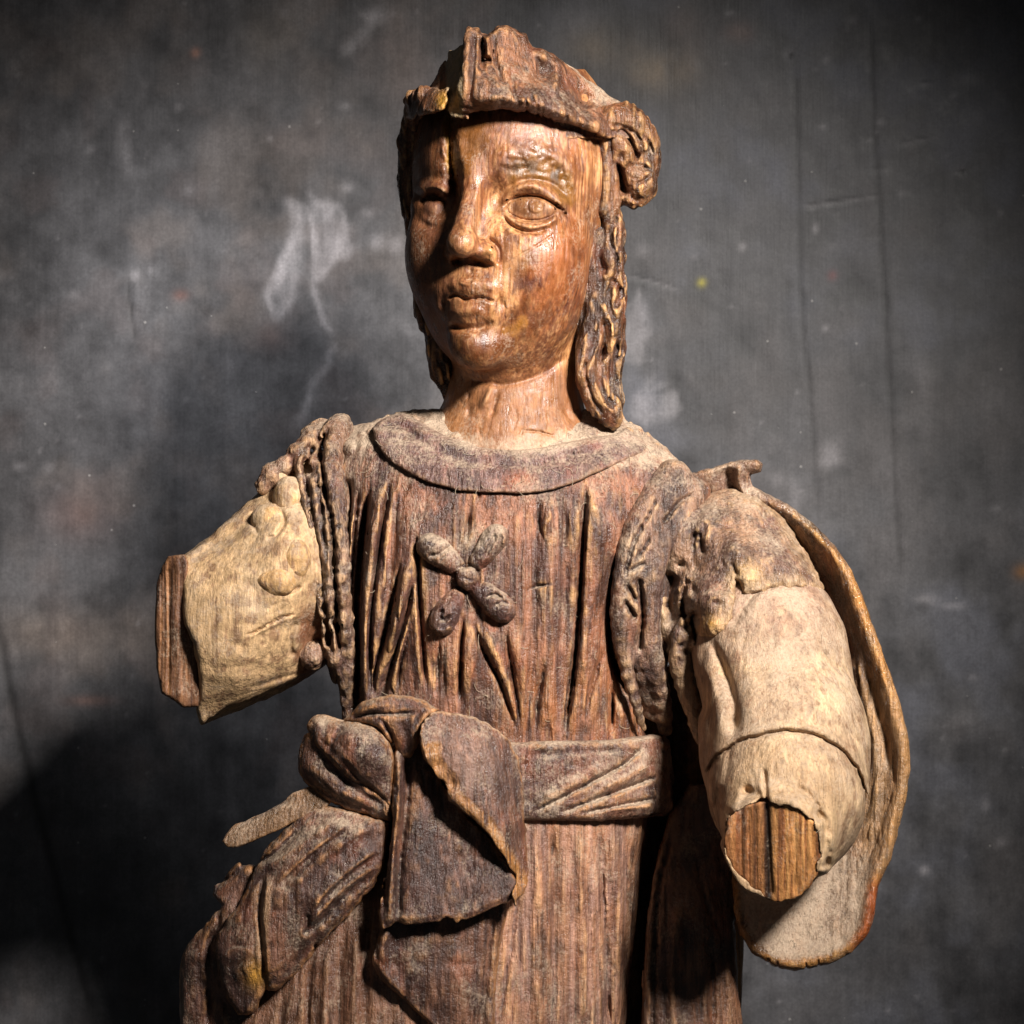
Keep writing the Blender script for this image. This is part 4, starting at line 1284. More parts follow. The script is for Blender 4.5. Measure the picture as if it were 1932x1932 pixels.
def pale_paint(base, seed, low=None):
    def f(u, v, d, N, fine, broad):
        n1 = fbm(u / 60 + seed, v / 60, d / 60, 3); n2 = fbm(u / 16 + seed, v / 16, d / 16, 3)
        c = np.repeat(base[None], len(u), 0)
        st = fbm(u / 6 + seed, v / 150, d / 6, 3)
        c = mixa(c, srgb(190, 160, 124), sstep(-0.1, 0.4, n1 + 0.5 * st))
        c = mixa(c, srgb(126, 92, 66), 0.75 * sstep(0.0, 0.45, n2 + 0.7 * st))
        c = mixa(c, srgb(112, 80, 56), 0.55 * sstep(0.2, 0.6, fbm(u / 40 + seed + 9, v / 46, d / 40, 4) + 0.3 * st))
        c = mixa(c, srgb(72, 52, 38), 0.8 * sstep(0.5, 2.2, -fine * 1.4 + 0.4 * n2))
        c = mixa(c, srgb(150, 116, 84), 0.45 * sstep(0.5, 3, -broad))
        c = mixa(c, srgb(222, 188, 136), 0.4 * sstep(0.3, 1.6, fine))
        return c, 0.52 + 0.14 * n2, 0.10 + 0.25 * sstep(0.3, 0.95, N[:, 2]) + 0.15 * sstep(0, .4, n2)
    return f


def armL_paint(u, v, d, N, fine, broad):
    c, r, dust = pale_paint(srgb(184, 150, 110), 2.0)(u, v, d, N, fine, broad)
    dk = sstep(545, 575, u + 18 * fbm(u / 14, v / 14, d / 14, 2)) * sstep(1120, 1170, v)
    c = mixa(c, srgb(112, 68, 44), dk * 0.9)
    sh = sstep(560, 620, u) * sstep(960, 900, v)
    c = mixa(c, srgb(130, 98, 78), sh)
    c = mixa(c, srgb(150, 120, 96), 0.6 * sstep(20, -60, (v - 1050) + 0.72 * (u - 330) + 30 - 0) * 0)
    return c, r, dust


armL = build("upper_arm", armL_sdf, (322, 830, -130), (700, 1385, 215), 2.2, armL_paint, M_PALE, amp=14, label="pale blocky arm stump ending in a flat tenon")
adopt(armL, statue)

tenon_pm = polymap([(296, 1100), (306, 1068), (318, 1050), (348, 1046), (356, 1060), (352, 1180), (372, 1230), (378, 1300), (376, 1334), (345, 1334), (330, 1322), (304, 1308), (296, 1260), (292, 1180)], False, rough=1.5)
tenon_d = field([(296, 1100, 128), (300, 1280, 128), (320, 1060, 140), (335, 1180, 150), (330, 1310, 140), (350, 1200, 146), (372, 1320, 132)])
tenm = Map(280, 1030, 390, 1350)
for u0 in (303, 309, 317, 320, 329, 334, 343, 353):
    tenm.stroke([(u0, 1060), (u0 + 2, 1180), (u0 - 1, 1320)], rr.uniform(1.2, 3.6), -rr.uniform(0.6, 3.6), 'g', 30, rough=1.5)
tenm.stroke([(338, 1055), (336, 1180), (340, 1320)], 12, 5, 'step', 10)


def tenon_sdf(p):
    return (slab(p, tenon_pm, tenon_d, 150, 7) - tenm.sample(p[0], p[1]) * sstep(60, 100, p[2]) - 1.2 * fbm(p[0] / 9, p[1] / 40, p[2] / 9, 2)).astype(f32)


def cut_paint(base, dark, light, seed):
    def f(u, v, d, N, fine, broad):
        st = fbm(u / 5 + seed, v / 260, d / 26, 3); n2 = fbm(u / 14, v / 40, d / 14 + seed, 3)
        c = np.repeat(base[None], len(u), 0)
        c = mixa(c, dark, sstep(0.0, 0.35, st) * 0.9)
        c = mixa(c, light, sstep(-0.05, -0.4, st) * 0.8)
        c = mixa(c, DEEP, 0.7 * sstep(0.5, 2.0, -fine * 1.5))
        c = mixa(c, light, 0.6 * sstep(0.5, 2.0, fine))
        return c, 0.5 + 0.1 * n2, 0.06 + 0.2 * sstep(0.4, 0.9, N[:, 2])
    return f


tenon = build("tenon", tenon_sdf, (282, 1030, -40), (392, 1350, 190), 1.8, cut_paint(srgb(112, 76, 52), srgb(66, 42, 30), srgb(160, 112, 74), 1.0), M_CUT, amp=8, label="dark brown squared end grain tenon")
adopt(tenon, armL)

# buttons of the slashed sleeve
for i, (u0, v0, dd, ru, rv) in enumerate(((545, 940, 104, 31, 42), (508, 982, 116, 35, 32), (521, 1098, 184, 38, 28), (558, 1056, 170, 28, 40), (522, 898, 60, 26, 28))):
    def f(p, a=(u0, v0, dd, ru, rv), k=i):
        b = ell(p, a[:3], (a[3], a[4], 30))
        b = smax(b, -cone(p, (a[0] + 4, a[1] + a[4] + 3, a[2] + 24, 3), (a[0] - 2, a[1] + a[4] * 0.5, a[2] + 26, 2)), 5) if k == 1 else b
        return (b - 2.2 * fbm(p[0] / 14 + k, p[1] / 14, p[2] / 14, 2)).astype(f32)
    base = srgb(186, 146, 98) if i < 4 else srgb(128, 96, 78)
    b = build("sleeve_button", f, (u0 - 60, v0 - 60, dd - 45), (u0 + 60, v0 + 60, dd + 50), 2.0, pale_paint(base, 3.0 + i), M_PALE)
    adopt(b, armL)

# gathered edge of that sleeve
cuffm = Map(480, 780, 680, 1340)
for q, w, a in (([(622, 800), (606, 850), (612, 920), (628, 1000), (632, 1100), (640, 1240)], 4.5, -15), ([(585, 830), (574, 880), (586, 950), (600, 1040), (612, 1140), (628, 1240)], 5, -13),
                ([(602, 860), (608, 930), (618, 1010), (622, 1110)], 4, 6)):
    cuffm.stroke(q, w, a, 'g', 25, rough=3)
for i in range(34):
    t = rr.uniform(0, 1)
    u0 = 585 + 45 * t + rr.uniform(-14, 20); v0 = 830 + 400 * t
    cuffm.blob(u0, v0, rr.uniform(5, 16), rr.uniform(3, 9), -rr.uniform(2, 12), rr.uniform(60, 120))


def cuffL_sdf(p):
    b = chain(p, [(640, 806, 30, 26), (622, 840, 70, 24), (622, 890, 110, 22), (630, 960, 136, 22), (638, 1040, 150, 20), (642, 1130, 146, 20), (650, 1230, 112, 20), (656, 1320, 84, 13), (660, 1400, 50, 8)], 10)
    b = smin(b, chain(p, [(590, 826, 40, 24), (576, 866, 78, 20), (584, 920, 112, 19), (600, 990, 138, 19), (610, 1070, 152, 18), (620, 1160, 144, 16), (634, 1250, 112, 16)], 10), 6)
    b = smin(b, chain(p, [(606, 820, 10, 30), (600, 860, 60, 22), (604, 930, 100, 24), (616, 1030, 132, 22), (626, 1130, 132, 22), (636, 1230, 100, 26)], 10), 5)
    for q in ((560, 858, 66, 20), (536, 880, 70, 19), (512, 898, 72, 22), (498, 916, 74, 16), (588, 1235, 96, 26), (575, 1140, 128, 18)):
        b = smin(b, ell(p, q[:3], (q[3], q[3] * 1.1, q[3] * 1.2)), 10)
    b = smin(b, ell(p, (634, 1050, 40), (34, 240, 80)), 6)
    return (b - cuffm.sample(p[0], p[1]) * sstep(-20, 30, p[2]) - 5 * fbm(p[0] / 12, p[1] / 16, p[2] / 12, 3)).astype(f32)


def cuff_paint(u, v, d, N, fine, broad):
    c, r, dust = patina(u, v, d, N, fine, broad, dark=srgb(76, 56, 48), mid=srgb(126, 94, 74), worn=srgb(180, 142, 104), dusty=0.6, seed=12.0, hollow_dark=1.2)
    return c, r, dust + 0.12


cuffL = build("sleeve_edge", cuffL_sdf, (465, 775, -40), (700, 1420, 190), 2.1, cuff_paint, M_WOOD, amp=16)
adopt(cuffL, tunic)

# ---- broken arm reaching out at the right
sleevem = Map(1180, 860, 1720, 1760)
ring = [(1330, 1462), (1350, 1430), (1390, 1402), (1440, 1386), (1500, 1380), (1555, 1394), (1600, 1428), (1628, 1480), (1638, 1560), (1622, 1630)]
for k in range(3):
    sleevem.stroke(jag(ring, 3.5, 60 + k, 11), 2.4, -3.4, 'g', 20, smooth=False)
sleevem.stroke(ring, 16, -4, 'step', 20)
sleevem.stroke([(1330, 1452), (1352, 1422), (1392, 1392), (1440, 1376), (1500, 1370), (1558, 1384), (1606, 1420), (1636, 1478)], 7, 5, 'g', 20)
sleevem.stroke([(1338, 1200), (1366, 1262), (1386, 1330), (1384, 1400)], 9, -13, 'g', 40)
sleevem.stroke([(1320, 1230), (1350, 1310), (1362, 1400)], 13, 8, 'g', 40)
sleevem.stroke([(1384, 1330), (1384, 1400)], 30, -6, 'g', 30)
sleevem.stroke([(1386, 1200), (1412, 1290), (1412, 1380)], 18, 5, 'g', 40)
for q, w, a in (([(1330, 975), (1320, 1020), (1334, 1060), (1360, 1110)], 12, -20), ([(1420, 1120), (1480, 1098), (1520, 1112)], 6, -7), ([(1376, 1180), (1400, 1150), (1430, 1110)], 8, -10), ([(1300, 1060), (1280, 1130), (1310, 1220)], 14, -20)):
    sleevem.stroke(q, w, a, 'g', 16, rough=3)
sleevem.stroke([(1290, 1180), (1300, 1260), (1330, 1360)], 10, -8, 'g', 30, rough=3)
sleevem.stroke([(1480, 1100), (1520, 1240), (1530, 1360)], 40, 4, 'g', 60)
sleevem.stroke([(1395, 1490), (1430, 1500), (1440, 1520)], 9, -8, 'g', 12)
sleevem.stroke([(1442, 1450), (1446, 1500), (1450, 1520)], 4, -9, 'g', 10)
sleevem.stroke([(1360, 1480), (1352, 1540), (1372, 1600)], 9, -6, 'g', 20)
sleevem.blob(1410, 1490, 12, 10, -6)
sleevem.stroke(jag([(1556, 1545), (1562, 1590), (1556, 1640)], 3, 71), 7, -6, 'g', 8, smooth=False)
sleevem.stroke([(1500, 1480), (1530, 1505), (1552, 1540)], 6, -8, 'g', 14, rough=3)
for i in range(46):
    t = rr.uniform(-2.9, 0.5)
    sleevem.blob(1458 + 105 * math.cos(t), 1604 + 112 * math.sin(t), rr.uniform(5, 14), rr.uniform(5, 14), rr.uniform(-5, 3), rr.uniform(0, 90))
for i in range(40):
    u0, v0 = rr.uniform(1360, 1600), rr.uniform(1120, 1500)
    sleevem.stroke([(u0, v0), (u0 + rr.uniform(-14, 14), v0 + rr.uniform(20, 70))], rr.uniform(2, 6), -rr.uniform(.5, 1.8), 'g', 14, smooth=False)

cut_n = np.array([-0.12, 0.16, 0.97]); cut_n /= np.linalg.norm(cut_n)
cut_c = np.array([1458., 1608., 432.])


pin_pm = polymap([(1366, 1580), (1376, 1545), (1400, 1524), (1436, 1514), (1480, 1516), (1520, 1534), (1540, 1564), (1546, 1610), (1536, 1660), (1508, 1690), (1466, 1700), (1428, 1682), (1392, 1646), (1370, 1612)], True, rough=7)


def armR_sdf(p):
    b = cone(p, (1380, 1050, 40, 118), (1450, 1230, 130, 142))
    b = smin(b, cone(p, (1450, 1230, 130, 142), (1480, 1400, 215, 152)), 40)
    b = smin(b, cone(p, (1480, 1400, 215, 152), (1488, 1500, 272, 152)), 40)
    fore = cone(p, (1486, 1520, 262, 146), (1455, 1618, 460, 86))
    b = smin(b, fore, 8)
    cut = (p[0] - cut_c[0]) * cut_n[0] + (p[1] - cut_c[1]) * cut_n[1] + (p[2] - cut_c[2]) * cut_n[2]
    b = smax(b, cut - 7 + 3 * fbm(p[0] / 12, p[1] / 12, p[2] / 12, 2), 7)
    b = np.maximum(b, -np.maximum(pin_pm.sample(p[0], p[1]) + 1, -(cut + 26)))
    # slot beside the pin
    b = smax(b, -cone(p, (1554, 1545, 420, 7), (1556, 1640, 430, 6)), 6)
    b = b - sleevem.sample(p[0], p[1]) * sstep(40, 110, p[2]) - 1.2 * fbm(p[0] / 34, p[1] / 34, p[2] / 34, 2) - chisel(p, 34, 90, 1.6, 3.0)
    return b.astype(f32)


def armR_paint(u, v, d, N, fine, broad):
    c, r, dust = pale_paint(srgb(162, 134, 106), 6.0)(u, v, d, N, fine, broad)
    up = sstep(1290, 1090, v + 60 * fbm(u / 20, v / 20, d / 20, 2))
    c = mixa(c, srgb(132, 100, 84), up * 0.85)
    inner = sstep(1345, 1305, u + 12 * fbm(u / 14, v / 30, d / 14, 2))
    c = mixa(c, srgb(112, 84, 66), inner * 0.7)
    end = sstep(360, 400, d)
    c = mixa(c, srgb(186, 152, 112), end * 0.5)
    return c, r, dust + 0.15 * sstep(1400, 1380, v)


armR = build("upper_arm", armR_sdf, (1225, 900, -110), (1665, 1740, 475), 2.3, armR_paint, M_PALE, amp=14, label="pale arm stump reaching forward with a round sawn end")
adopt(armR, statue)

pinm = Map(1350, 1500, 1570, 1720)
pinm.stroke([(1446, 1512), (1450, 1600), (1456, 1690)], 5, -8, 'g', 6)
for u0, w, a in ((1398, 2, -3), (1412, 2, -2.5), (1426, 1.6, -3), (1480, 2, -1.5), (1500, 2, -1.5), (1520, 2, -2)):
    pinm.stroke([(u0, 1520), (u0 + 2, 1690)], w, a, 'g', 8, smooth=False)


def pin_sdf(p):
    cut = (p[0] - cut_c[0]) * cut_n[0] + (p[1] - cut_c[1]) * cut_n[1] + (p[2] - cut_c[2]) * cut_n[2]
    b = smax(pin_pm.sample(p[0], p[1]), cut - 1 - pinm.sample(p[0], p[1]), 4)
    return np.maximum(b, -(cut + 40)).astype(f32)


def pin_paint(u, v, d, N, fine, broad):
    c, r, dust = cut_paint(srgb(176, 120, 68), srgb(112, 66, 38), srgb(200, 146, 90), 4.0)(u, v, d, N, fine, broad)
    c = mixa(c, srgb(120, 72, 44), 0.6 * sstep(1446, 1436, u))
    c = mixa(c, srgb(28, 18, 12), np.exp(-((u - 1449 - 0.02 * (v - 1600)) / 9) ** 2))
    c = mixa(c, srgb(60, 36, 22), 0.8 * np.exp(-((u - 1424) / 4) ** 2))
    c = mixa(c, srgb(54, 32, 20), 0.8 * np.exp(-((u - 1404) / 3) ** 2))
    return c, r, dust * 0


pin = build("sawn_end", pin_sdf, (1350, 1500, 350), (1570, 1720, 500), 1.7, pin_paint, M_CUT, amp=8, label="orange brown sawn disc with a dark split")
adopt(pin, armR)

# puffs and gaps at the top of that sleeve
puffm = Map(1180, 930, 1520, 1340)
for q, w, a in (([(1330, 985), (1322, 1020), (1330, 1050)], 6, -12), ([(1310, 1000), (1306, 1040)], 4, -9), ([(1270, 1080), (1262, 1130), (1270, 1180)], 8, -16), ([(1380, 1060), (1392, 1090)], 4, -8),
                ([(1310, 1150), (1312, 1200), (1335, 1215)], 7, -14), ([(1296, 1090), (1288, 1140), (1300, 1200)], 5, -9)):
    puffm.stroke(q, w, a, 'g', 10, rough=3)
for i in range(26):
    puffm.blob(rr.uniform(1225, 1320), rr.uniform(980, 1260), rr.uniform(4, 9), rr.uniform(5, 12), -rr.uniform(5, 14), rr.uniform(-40, 40))


cap_pm = polymap([(1262, 930), (1340, 900), (1430, 930), (1500, 1000), (1560, 1100), (1540, 1120), (1500, 1108), (1440, 1116), (1412, 1122), (1392, 1100), (1388, 1136), (1378, 1176), (1348, 1208), (1318, 1218), (1296, 1290), (1250, 1240), (1236, 1060)], True, rough=9)
capm = Map(1200, 880, 1600, 1320)
for q in ((1392, 1040, 44, 40, 20), (1450, 1056, 40, 36, 14), (1340, 1132, 40, 38, 22), (1326, 1000, 22, 28, 16), (1280, 1100, 22, 40, 12), (1410, 1090, 20, 20, 14), (1342, 1182, 22, 18, 16), (1500, 1070, 30, 30, 8)):
    capm.blob(*q)
rq = np.random.RandomState(41)
for i in range(110):
    capm.blob(rq.uniform(1240, 1560), rq.uniform(930, 1240), rq.uniform(4, 12), rq.uniform(4, 12), rq.uniform(-6, 4), rq.uniform(0, 90))


def puff_sdf(p):
    a = cone(p, (1380, 1050, 40, 118), (1450, 1230, 130, 142))
    b = a - 10 - capm.sample(p[0], p[1]) * sstep(30, 90, p[2])
    b = smax(b, cap_pm.sample(p[0], p[1]) * 0.9, 16)
    b = np.maximum(b, -(a + 16))
    b = smin(b, ell(p, (1290, 1030, 70), (60, 90, 80)), 16)
    b = smin(b, ell(p, (1275, 1160, 70), (50, 90, 70)), 16)
    b = smin(b, chain(p, [(1300, 1180, 150, 24), (1284, 1240, 140, 22), (1302, 1310, 140, 20), (1326, 1390, 160, 16)], 8), 8)
    return (b - puffm.sample(p[0], p[1]) - 3.4 * fbm(p[0] / 12, p[1] / 12, p[2] / 12, 3)).astype(f32)


def puff_paint(u, v, d, N, fine, broad):
    c, r, dust = patina(u, v, d, N, fine, broad, dark=srgb(96, 70, 58), mid=srgb(150, 114, 88), worn=srgb(196, 156, 110), dusty=0.6, hollow_dark=1.2, seed=21.0)
    c = mixa(c, srgb(206, 164, 104), 0.8 * np.exp(-((u - 1412) / 24) ** 2 - ((v - 1086) / 22) ** 2))
    c = mixa(c, srgb(190, 142, 70), 0.8 * np.exp(-((u - 1338) / 30) ** 2 - ((v - 1184) / 22) ** 2))
    c = mixa(c, srgb(176, 144, 108), 0.6 * sstep(-34, -6, cap_pm.sample(u, v) + 14 * fbm(u / 14, v / 14, d / 14, 3)))
    return c, r, dust + 0.08


puff = build("sleeve_puff", puff_sdf, (1205, 890, -20), (1580, 1420, 250), 2.0, puff_paint, M_WOOD, amp=16)
adopt(puff, armR)

# armhole bands on that side
bandm = Map(1130, 840, 1360, 1420)
for q, w, a in (([(1215, 985), (1190, 1040), (1180, 1090)], 4, -9), ([(1228, 1010), (1200, 1060)], 4, -8), ([(1180, 1100), (1204, 1140)], 5, -10), ([(1176, 1130), (1202, 1170)], 5, -11),
                ([(1184, 1080), (1220, 1060)], 4, -8), ([(1206, 1090), (1212, 1160), (1206, 1230)], 5, -14), ([(1240, 940), (1215, 990)], 3, -7), ([(1250, 990), (1280, 950), (1310, 930)], 3.5, -8)):
    bandm.stroke(q, w, a, 'g', 10, rough=2)


def cuffR_sdf(p):
    b = chain(p, [(1316, 930, 70, 26), (1282, 976, 112, 22), (1250, 1030, 140, 19), (1232, 1090, 152, 18), (1226, 1160, 150, 17), (1232, 1230, 136, 17), (1246, 1300, 108, 16), (1256, 1375, 50, 14)], 10)
    b = smin(b, chain(p, [(1270, 900, 90, 34), (1222, 960, 130, 28), (1192, 1030, 152, 24), (1176, 1110, 162, 20), (1172, 1180, 156, 18), (1180, 1250, 150, 12), (1198, 1320, 136, 9), (1214, 1375, 100, 5)], 10), 18)
    b = smin(b, chain(p, [(1290, 930, 80, 34), (1240, 980, 120, 30), (1206, 1060, 142, 26), (1200, 1150, 142, 22), (1206, 1240, 122, 20), (1226, 1340, 66, 16)], 10), 20)
    b = smin(b, ell(p, (1222, 1130, 70), (50, 190, 66)), 6)
    return (b - bandm.sample(p[0], p[1]) * sstep(20, 60, p[2]) - 2.6 * fbm(p[0] / 14, p[1] / 18, p[2] / 14, 3)).astype(f32)


cuffR = build("sleeve_edge", cuffR_sdf, (1135, 845, -10), (1350, 1420, 200), 2.1, cuff_paint, M_WOOD, amp=14)
adopt(cuffR, tunic)
# ---- mantle hanging behind that arm
man_pm = polymap([(1290, 900), (1330, 886), (1368, 876), (1405, 868), (1430, 867), (1437, 876), (1434, 890), (1414, 894), (1412, 922), (1440, 936), (1480, 956), (1530, 992), (1572, 1036), (1602, 1078),
                  (1622, 1124), (1646, 1190), (1672, 1262), (1696, 1335), (1710, 1400), (1713, 1450), (1705, 1510), (1692, 1560), (1676, 1620), (1652, 1672), (1646, 1720), (1636, 1758), (1604, 1796),
                  (1560, 1818), (1500, 1830), (1460, 1822), (1420, 1796), (1398, 1766), (1384, 1720), (1380, 1640), (1400, 1400), (1350, 1150), (1290, 980)], False, rough=2)
man_d = field([(1300, 910, 66), (1360, 900, 70), (1420, 880, 84), (1412, 930, 66), (1480, 970, 54), (1560, 1040, 50), (1610, 1130, 62), (1660, 1260, 84), (1700, 1400, 104), (1695, 1540, 120), (1650, 1680, 140),
               (1600, 1790, 150), (1500, 1825, 160), (1420, 1790, 146), (1440, 1050, -30), (1500, 1150, -20), (1560, 1300, 10), (1600, 1450, 40), (1580, 1620, 80), (1480, 1700, 110), (1400, 1700, 100), (1400, 1300, -10)])
manm = Map(1270, 840, 1740, 1860)
rim = [(1412, 905), (1430, 938), (1478, 962), (1526, 1000), (1566, 1044), (1594, 1084), (1612, 1128), (1634, 1192), (1660, 1264), (1684, 1338), (1698, 1402), (1700, 1450), (1692, 1508), (1680, 1556), (1664, 1616), (1642, 1668)]
manm.stroke(rim, 15, 13, 'g', 30)
inner = [(1440, 985), (1500, 1030), (1540, 1085), (1570, 1150), (1596, 1230), (1612, 1262)]
manm.stroke(inner, 14, -20, 'g', 30)
manm.stroke([(1612, 1240), (1628, 1300), (1646, 1380), (1654, 1450), (1650, 1540), (1636, 1600)], 9, 8, 'g', 30)
manm.stroke([(1630, 1255), (1654, 1330), (1672, 1400), (1676, 1460)], 6, -8, 'g', 30)
manm.stroke([(1600, 1195), (1604, 1222), (1598, 1250)], 4, -9, 'g', 8)
manm.stroke([(1372, 880), (1384, 930), (1412, 985), (1430, 1000)], 15, -17, 'g', 14)
manm.stroke([(1395, 876), (1392, 905), (1402, 930), (1424, 950)], 7, 12, 'g', 10)
manm.stroke([(1650, 1640), (1638, 1720), (1622, 1764), (1570, 1800), (1500, 1816), (1440, 1800)], 13, 8, 'g', 30)
for i in range(90):
    t = rr.uniform(0, 1)
    u0, v0 = 1450 + 150 * t + rr.uniform(-14, 26), 985 + 270 * t
    manm.stroke([(u0, v0), (u0 + rr.uniform(-3, 3), v0 + rr.uniform(20, 60))], rr.uniform(1.4, 3), -rr.uniform(1, 5), 'g', 12, smooth=False)
for i in range(50):
    u0, v0 = rr.uniform(1610, 1700), rr.uniform(1260, 1620)
    manm.stroke([(u0, v0), (u0 + rr.uniform(-6, 10), v0 + rr.uniform(30, 80))], rr.uniform(1.4, 3), -rr.uniform(.8, 3), 'g', 16, smooth=False)
for q in ((1450, 1818), (1466, 1824), (1520, 1826), (1544, 1820)):
    manm.stroke([(q[0], q[1] - 12), (q[0] + 1, q[1] + 8)], 1.6, -6, 'g', 3, smooth=False)


def mantle_sdf(p):
    return (slab(p, man_pm, man_d, 76, 10) - manm.sample(p[0], p[1]) - chisel(p, 15, 60, 1.8, 4.0) - 1.6 * fbm(p[0] / 20, p[1] / 26, p[2] / 20, 3)).astype(f32)


def mantle_paint(u, v, d, N, fine, broad):
    c, r, dust = patina(u, v, d, N, fine, broad, dark=srgb(92, 68, 50), mid=srgb(140, 106, 76), worn=srgb(190, 142, 86), dusty=0.5, seed=31.0)
    edge = sstep(-26, -6, man_pm.sample(u, v))
    c = mixa(c, srgb(176, 122, 66), edge * 0.75 * sstep(1000, 1100, v) * sstep(-.6, .2, fbm(u / 20, v / 20, d / 20, 3)))
    c = mixa(c, srgb(150, 72, 34), edge * sstep(1590, 1630, u) * sstep(1640, 1690, v) * 0.85)
    top = sstep(1000, 940, v)
    c = mixa(c, srgb(110, 82, 70), top * 0.7)
    low = sstep(1560, 1680, v)
    c = mixa(c, srgb(150, 122, 98), low * 0.6 * (1 - edge))
    right = sstep(1610, 1640, u) * sstep(1250, 1320, v) * sstep(1680, 1600, v)
    c = mixa(c, srgb(172, 134, 94), right * 0.5)
    return c, r - 0.18 * edge, dust + 0.55 * low * (1 - edge) + 0.25 * top


mantle = build("mantle", mantle_sdf, (1275, 845, -150), (1735, 1850, 215), 2.2, mantle_paint, M_WOOD, amp=18)
adopt(mantle, statue)

# backing sheet added behind to darken the gap between skirt and hanging cloth
back_pm = polymap([(1060, 1330), (1290, 1240), (1400, 1380), (1400, 1700), (1390, 2090), (1040, 2090)], False)
back_d = field([(1060, 1330, -40), (1290, 1240, -40), (1400, 1500, -50), (1390, 2090, -40), (1040, 2090, -40), (1200, 1700, -60)])


def back_sdf(p):
    return (slab(p, back_pm, back_d, 60, 12) - 6 * np.cos(p[0] / 16.0 + 0.004 * p[1]) - 2 * fbm(p[0] / 16, p[1] / 60, p[2] / 16, 2)).astype(f32)


back = build("dark_backing", back_sdf, (1030, 1230, -150), (1420, 2100, 0), 6.0, lambda *a: patina(*a, dark=srgb(64, 45, 36), mid=srgb(96, 68, 52), dusty=0.3, seed=33.0), M_WOOD, amp=16)
adopt(back, mantle)

# ---- skirt and the hanging cloth beside it
skirt = Column([(1400, 660, 1222, 10, 172), (1500, 650, 1226, 10, 174), (1600, 600, 1212, 12, 178), (1700, 520, 1202, 14, 184), (1800, 450, 1192, 16, 190), (1930, 385, 1180, 18, 196), (2080, 350, 1172, 20, 204)], 2.4)
skm = Map(330, 1380, 1260, 2100)
for q, w, a in (([(1010, 1560), (1016, 1700), (1012, 1940)], 10, 6), ([(1040, 1560), (1050, 1720), (1040, 1940)], 8, -6), ([(1090, 1560), (1100, 1700), (1104, 1940)], 10, 6), ([(1130, 1560), (1140, 1740), (1150, 1940)], 6, -6),
                ([(1160, 1560), (1168, 1740), (1160, 1940)], 9, 5), ([(985, 1560), (975, 1700), (940, 1940)], 5, -8), ([(1116, 1640), (1120, 1800), (1118, 2000)], 3, 5),
                ([(700, 1700), (690, 1800), (690, 2000)], 6, -9), ([(650, 1760), (640, 1850), (645, 2000)], 8, -9), ([(590, 1800), (580, 1900), (585, 2000)], 6, -9), ([(620, 1790), (612, 1900), (615, 2000)], 9, 8), ([(672, 1740), (668, 1850), (668, 2000)], 9, 8),
                ([(540, 1860), (530, 1930), (532, 2000)], 7, -9)):
    skm.stroke(q, w, a, 'g', 40, rough=2)
for i in range(120):
    u0, v0 = rr.uniform(520, 1190), rr.uniform(1550, 1900)
    skm.stroke([(u0, v0), (u0 + rr.uniform(-4, 4), v0 + rr.uniform(40, 150))], rr.uniform(1.3, 3), -rr.uniform(.8, 3), 'g', 30, smooth=False)


def skirt_sdf(p):
    return (skirt(p) - skm.sample(p[0], p[1]) * sstep(0, 60, p[2]) - chisel(p, 15, 120, 1.8, 9.0) - 1.0 * fbm(p[0] / 16, p[1] / 60, p[2] / 16, 2)).astype(f32)


def skirt_paint(u, v, d, N, fine, broad):
    c, r, dust = patina(u, v, d, N, fine, broad, dark=srgb(110, 76, 60), mid=srgb(158, 112, 84), worn=srgb(200, 150, 106), bias=0.25, dusty=0.6, seed=41.0)
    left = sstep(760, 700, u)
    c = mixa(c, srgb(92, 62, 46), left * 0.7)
    c = mixa(c, srgb(160, 124, 112), 0.4 * sstep(-.1, .4, fbm(u / 12, v / 200, d / 12, 2)) * (1 - left))
    return c, r, dust * (1 - 0.6 * left) + 0.1


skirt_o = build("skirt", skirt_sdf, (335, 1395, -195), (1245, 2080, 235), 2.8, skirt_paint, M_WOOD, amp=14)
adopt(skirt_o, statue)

dr_pm = polymap([(1262, 1540), (1300, 1480), (1400, 1480), (1400, 1700), (1386, 1740), (1392, 1850), (1404, 1960), (1408, 2090), (1206, 2090), (1210, 1930), (1212, 1850), (1222, 1720), (1240, 1620)], False, rough=2)
dr_d = field([(1262, 1540, 60), (1225, 1720, 96), (1212, 1930, 110), (1300, 1560, 40), (1300, 1750, 100), (1300, 1950, 120), (1390, 1600, 30), (1390, 1780, 50), (1400, 1960, 66), (1206, 2090, 110), (1400, 2090, 70)])
drm = Map(1190, 1460, 1430, 2100)
for q, w, a in (([(1270, 1560), (1240, 1700), (1232, 1900), (1230, 2050)], 5, -7), ([(1310, 1600), (1330, 1700), (1370, 1780)], 5, -6), ([(1280, 1700), (1270, 1850), (1272, 2050)], 10, 7), ([(1330, 1750), (1345, 1850), (1340, 2050)], 6, -8), ([(1370, 1800), (1378, 1900), (1376, 2050)], 9, 6)):
    drm.stroke(q, w, a, 'g', 40, rough=2)
for i in range(50):
    u0, v0 = rr.uniform(1215, 1395), rr.uniform(1550, 1900)
    drm.stroke([(u0, v0), (u0 + rr.uniform(-4, 4), v0 + rr.uniform(40, 120))], rr.uniform(1.3, 3), -rr.uniform(.8, 3.5), 'g', 30, smooth=False)


def drape_sdf(p):
    return (slab(p, dr_pm, dr_d, 110, 14) - drm.sample(p[0], p[1]) - 2 * fbm(p[0] / 16, p[1] / 50, p[2] / 16, 2)).astype(f32)


def drape_paint(u, v, d, N, fine, broad):
    return patina(u, v, d, N, fine, broad, dark=srgb(78, 54, 42), mid=srgb(120, 84, 62), worn=srgb(160, 116, 80), dusty=0.5, seed=51.0)


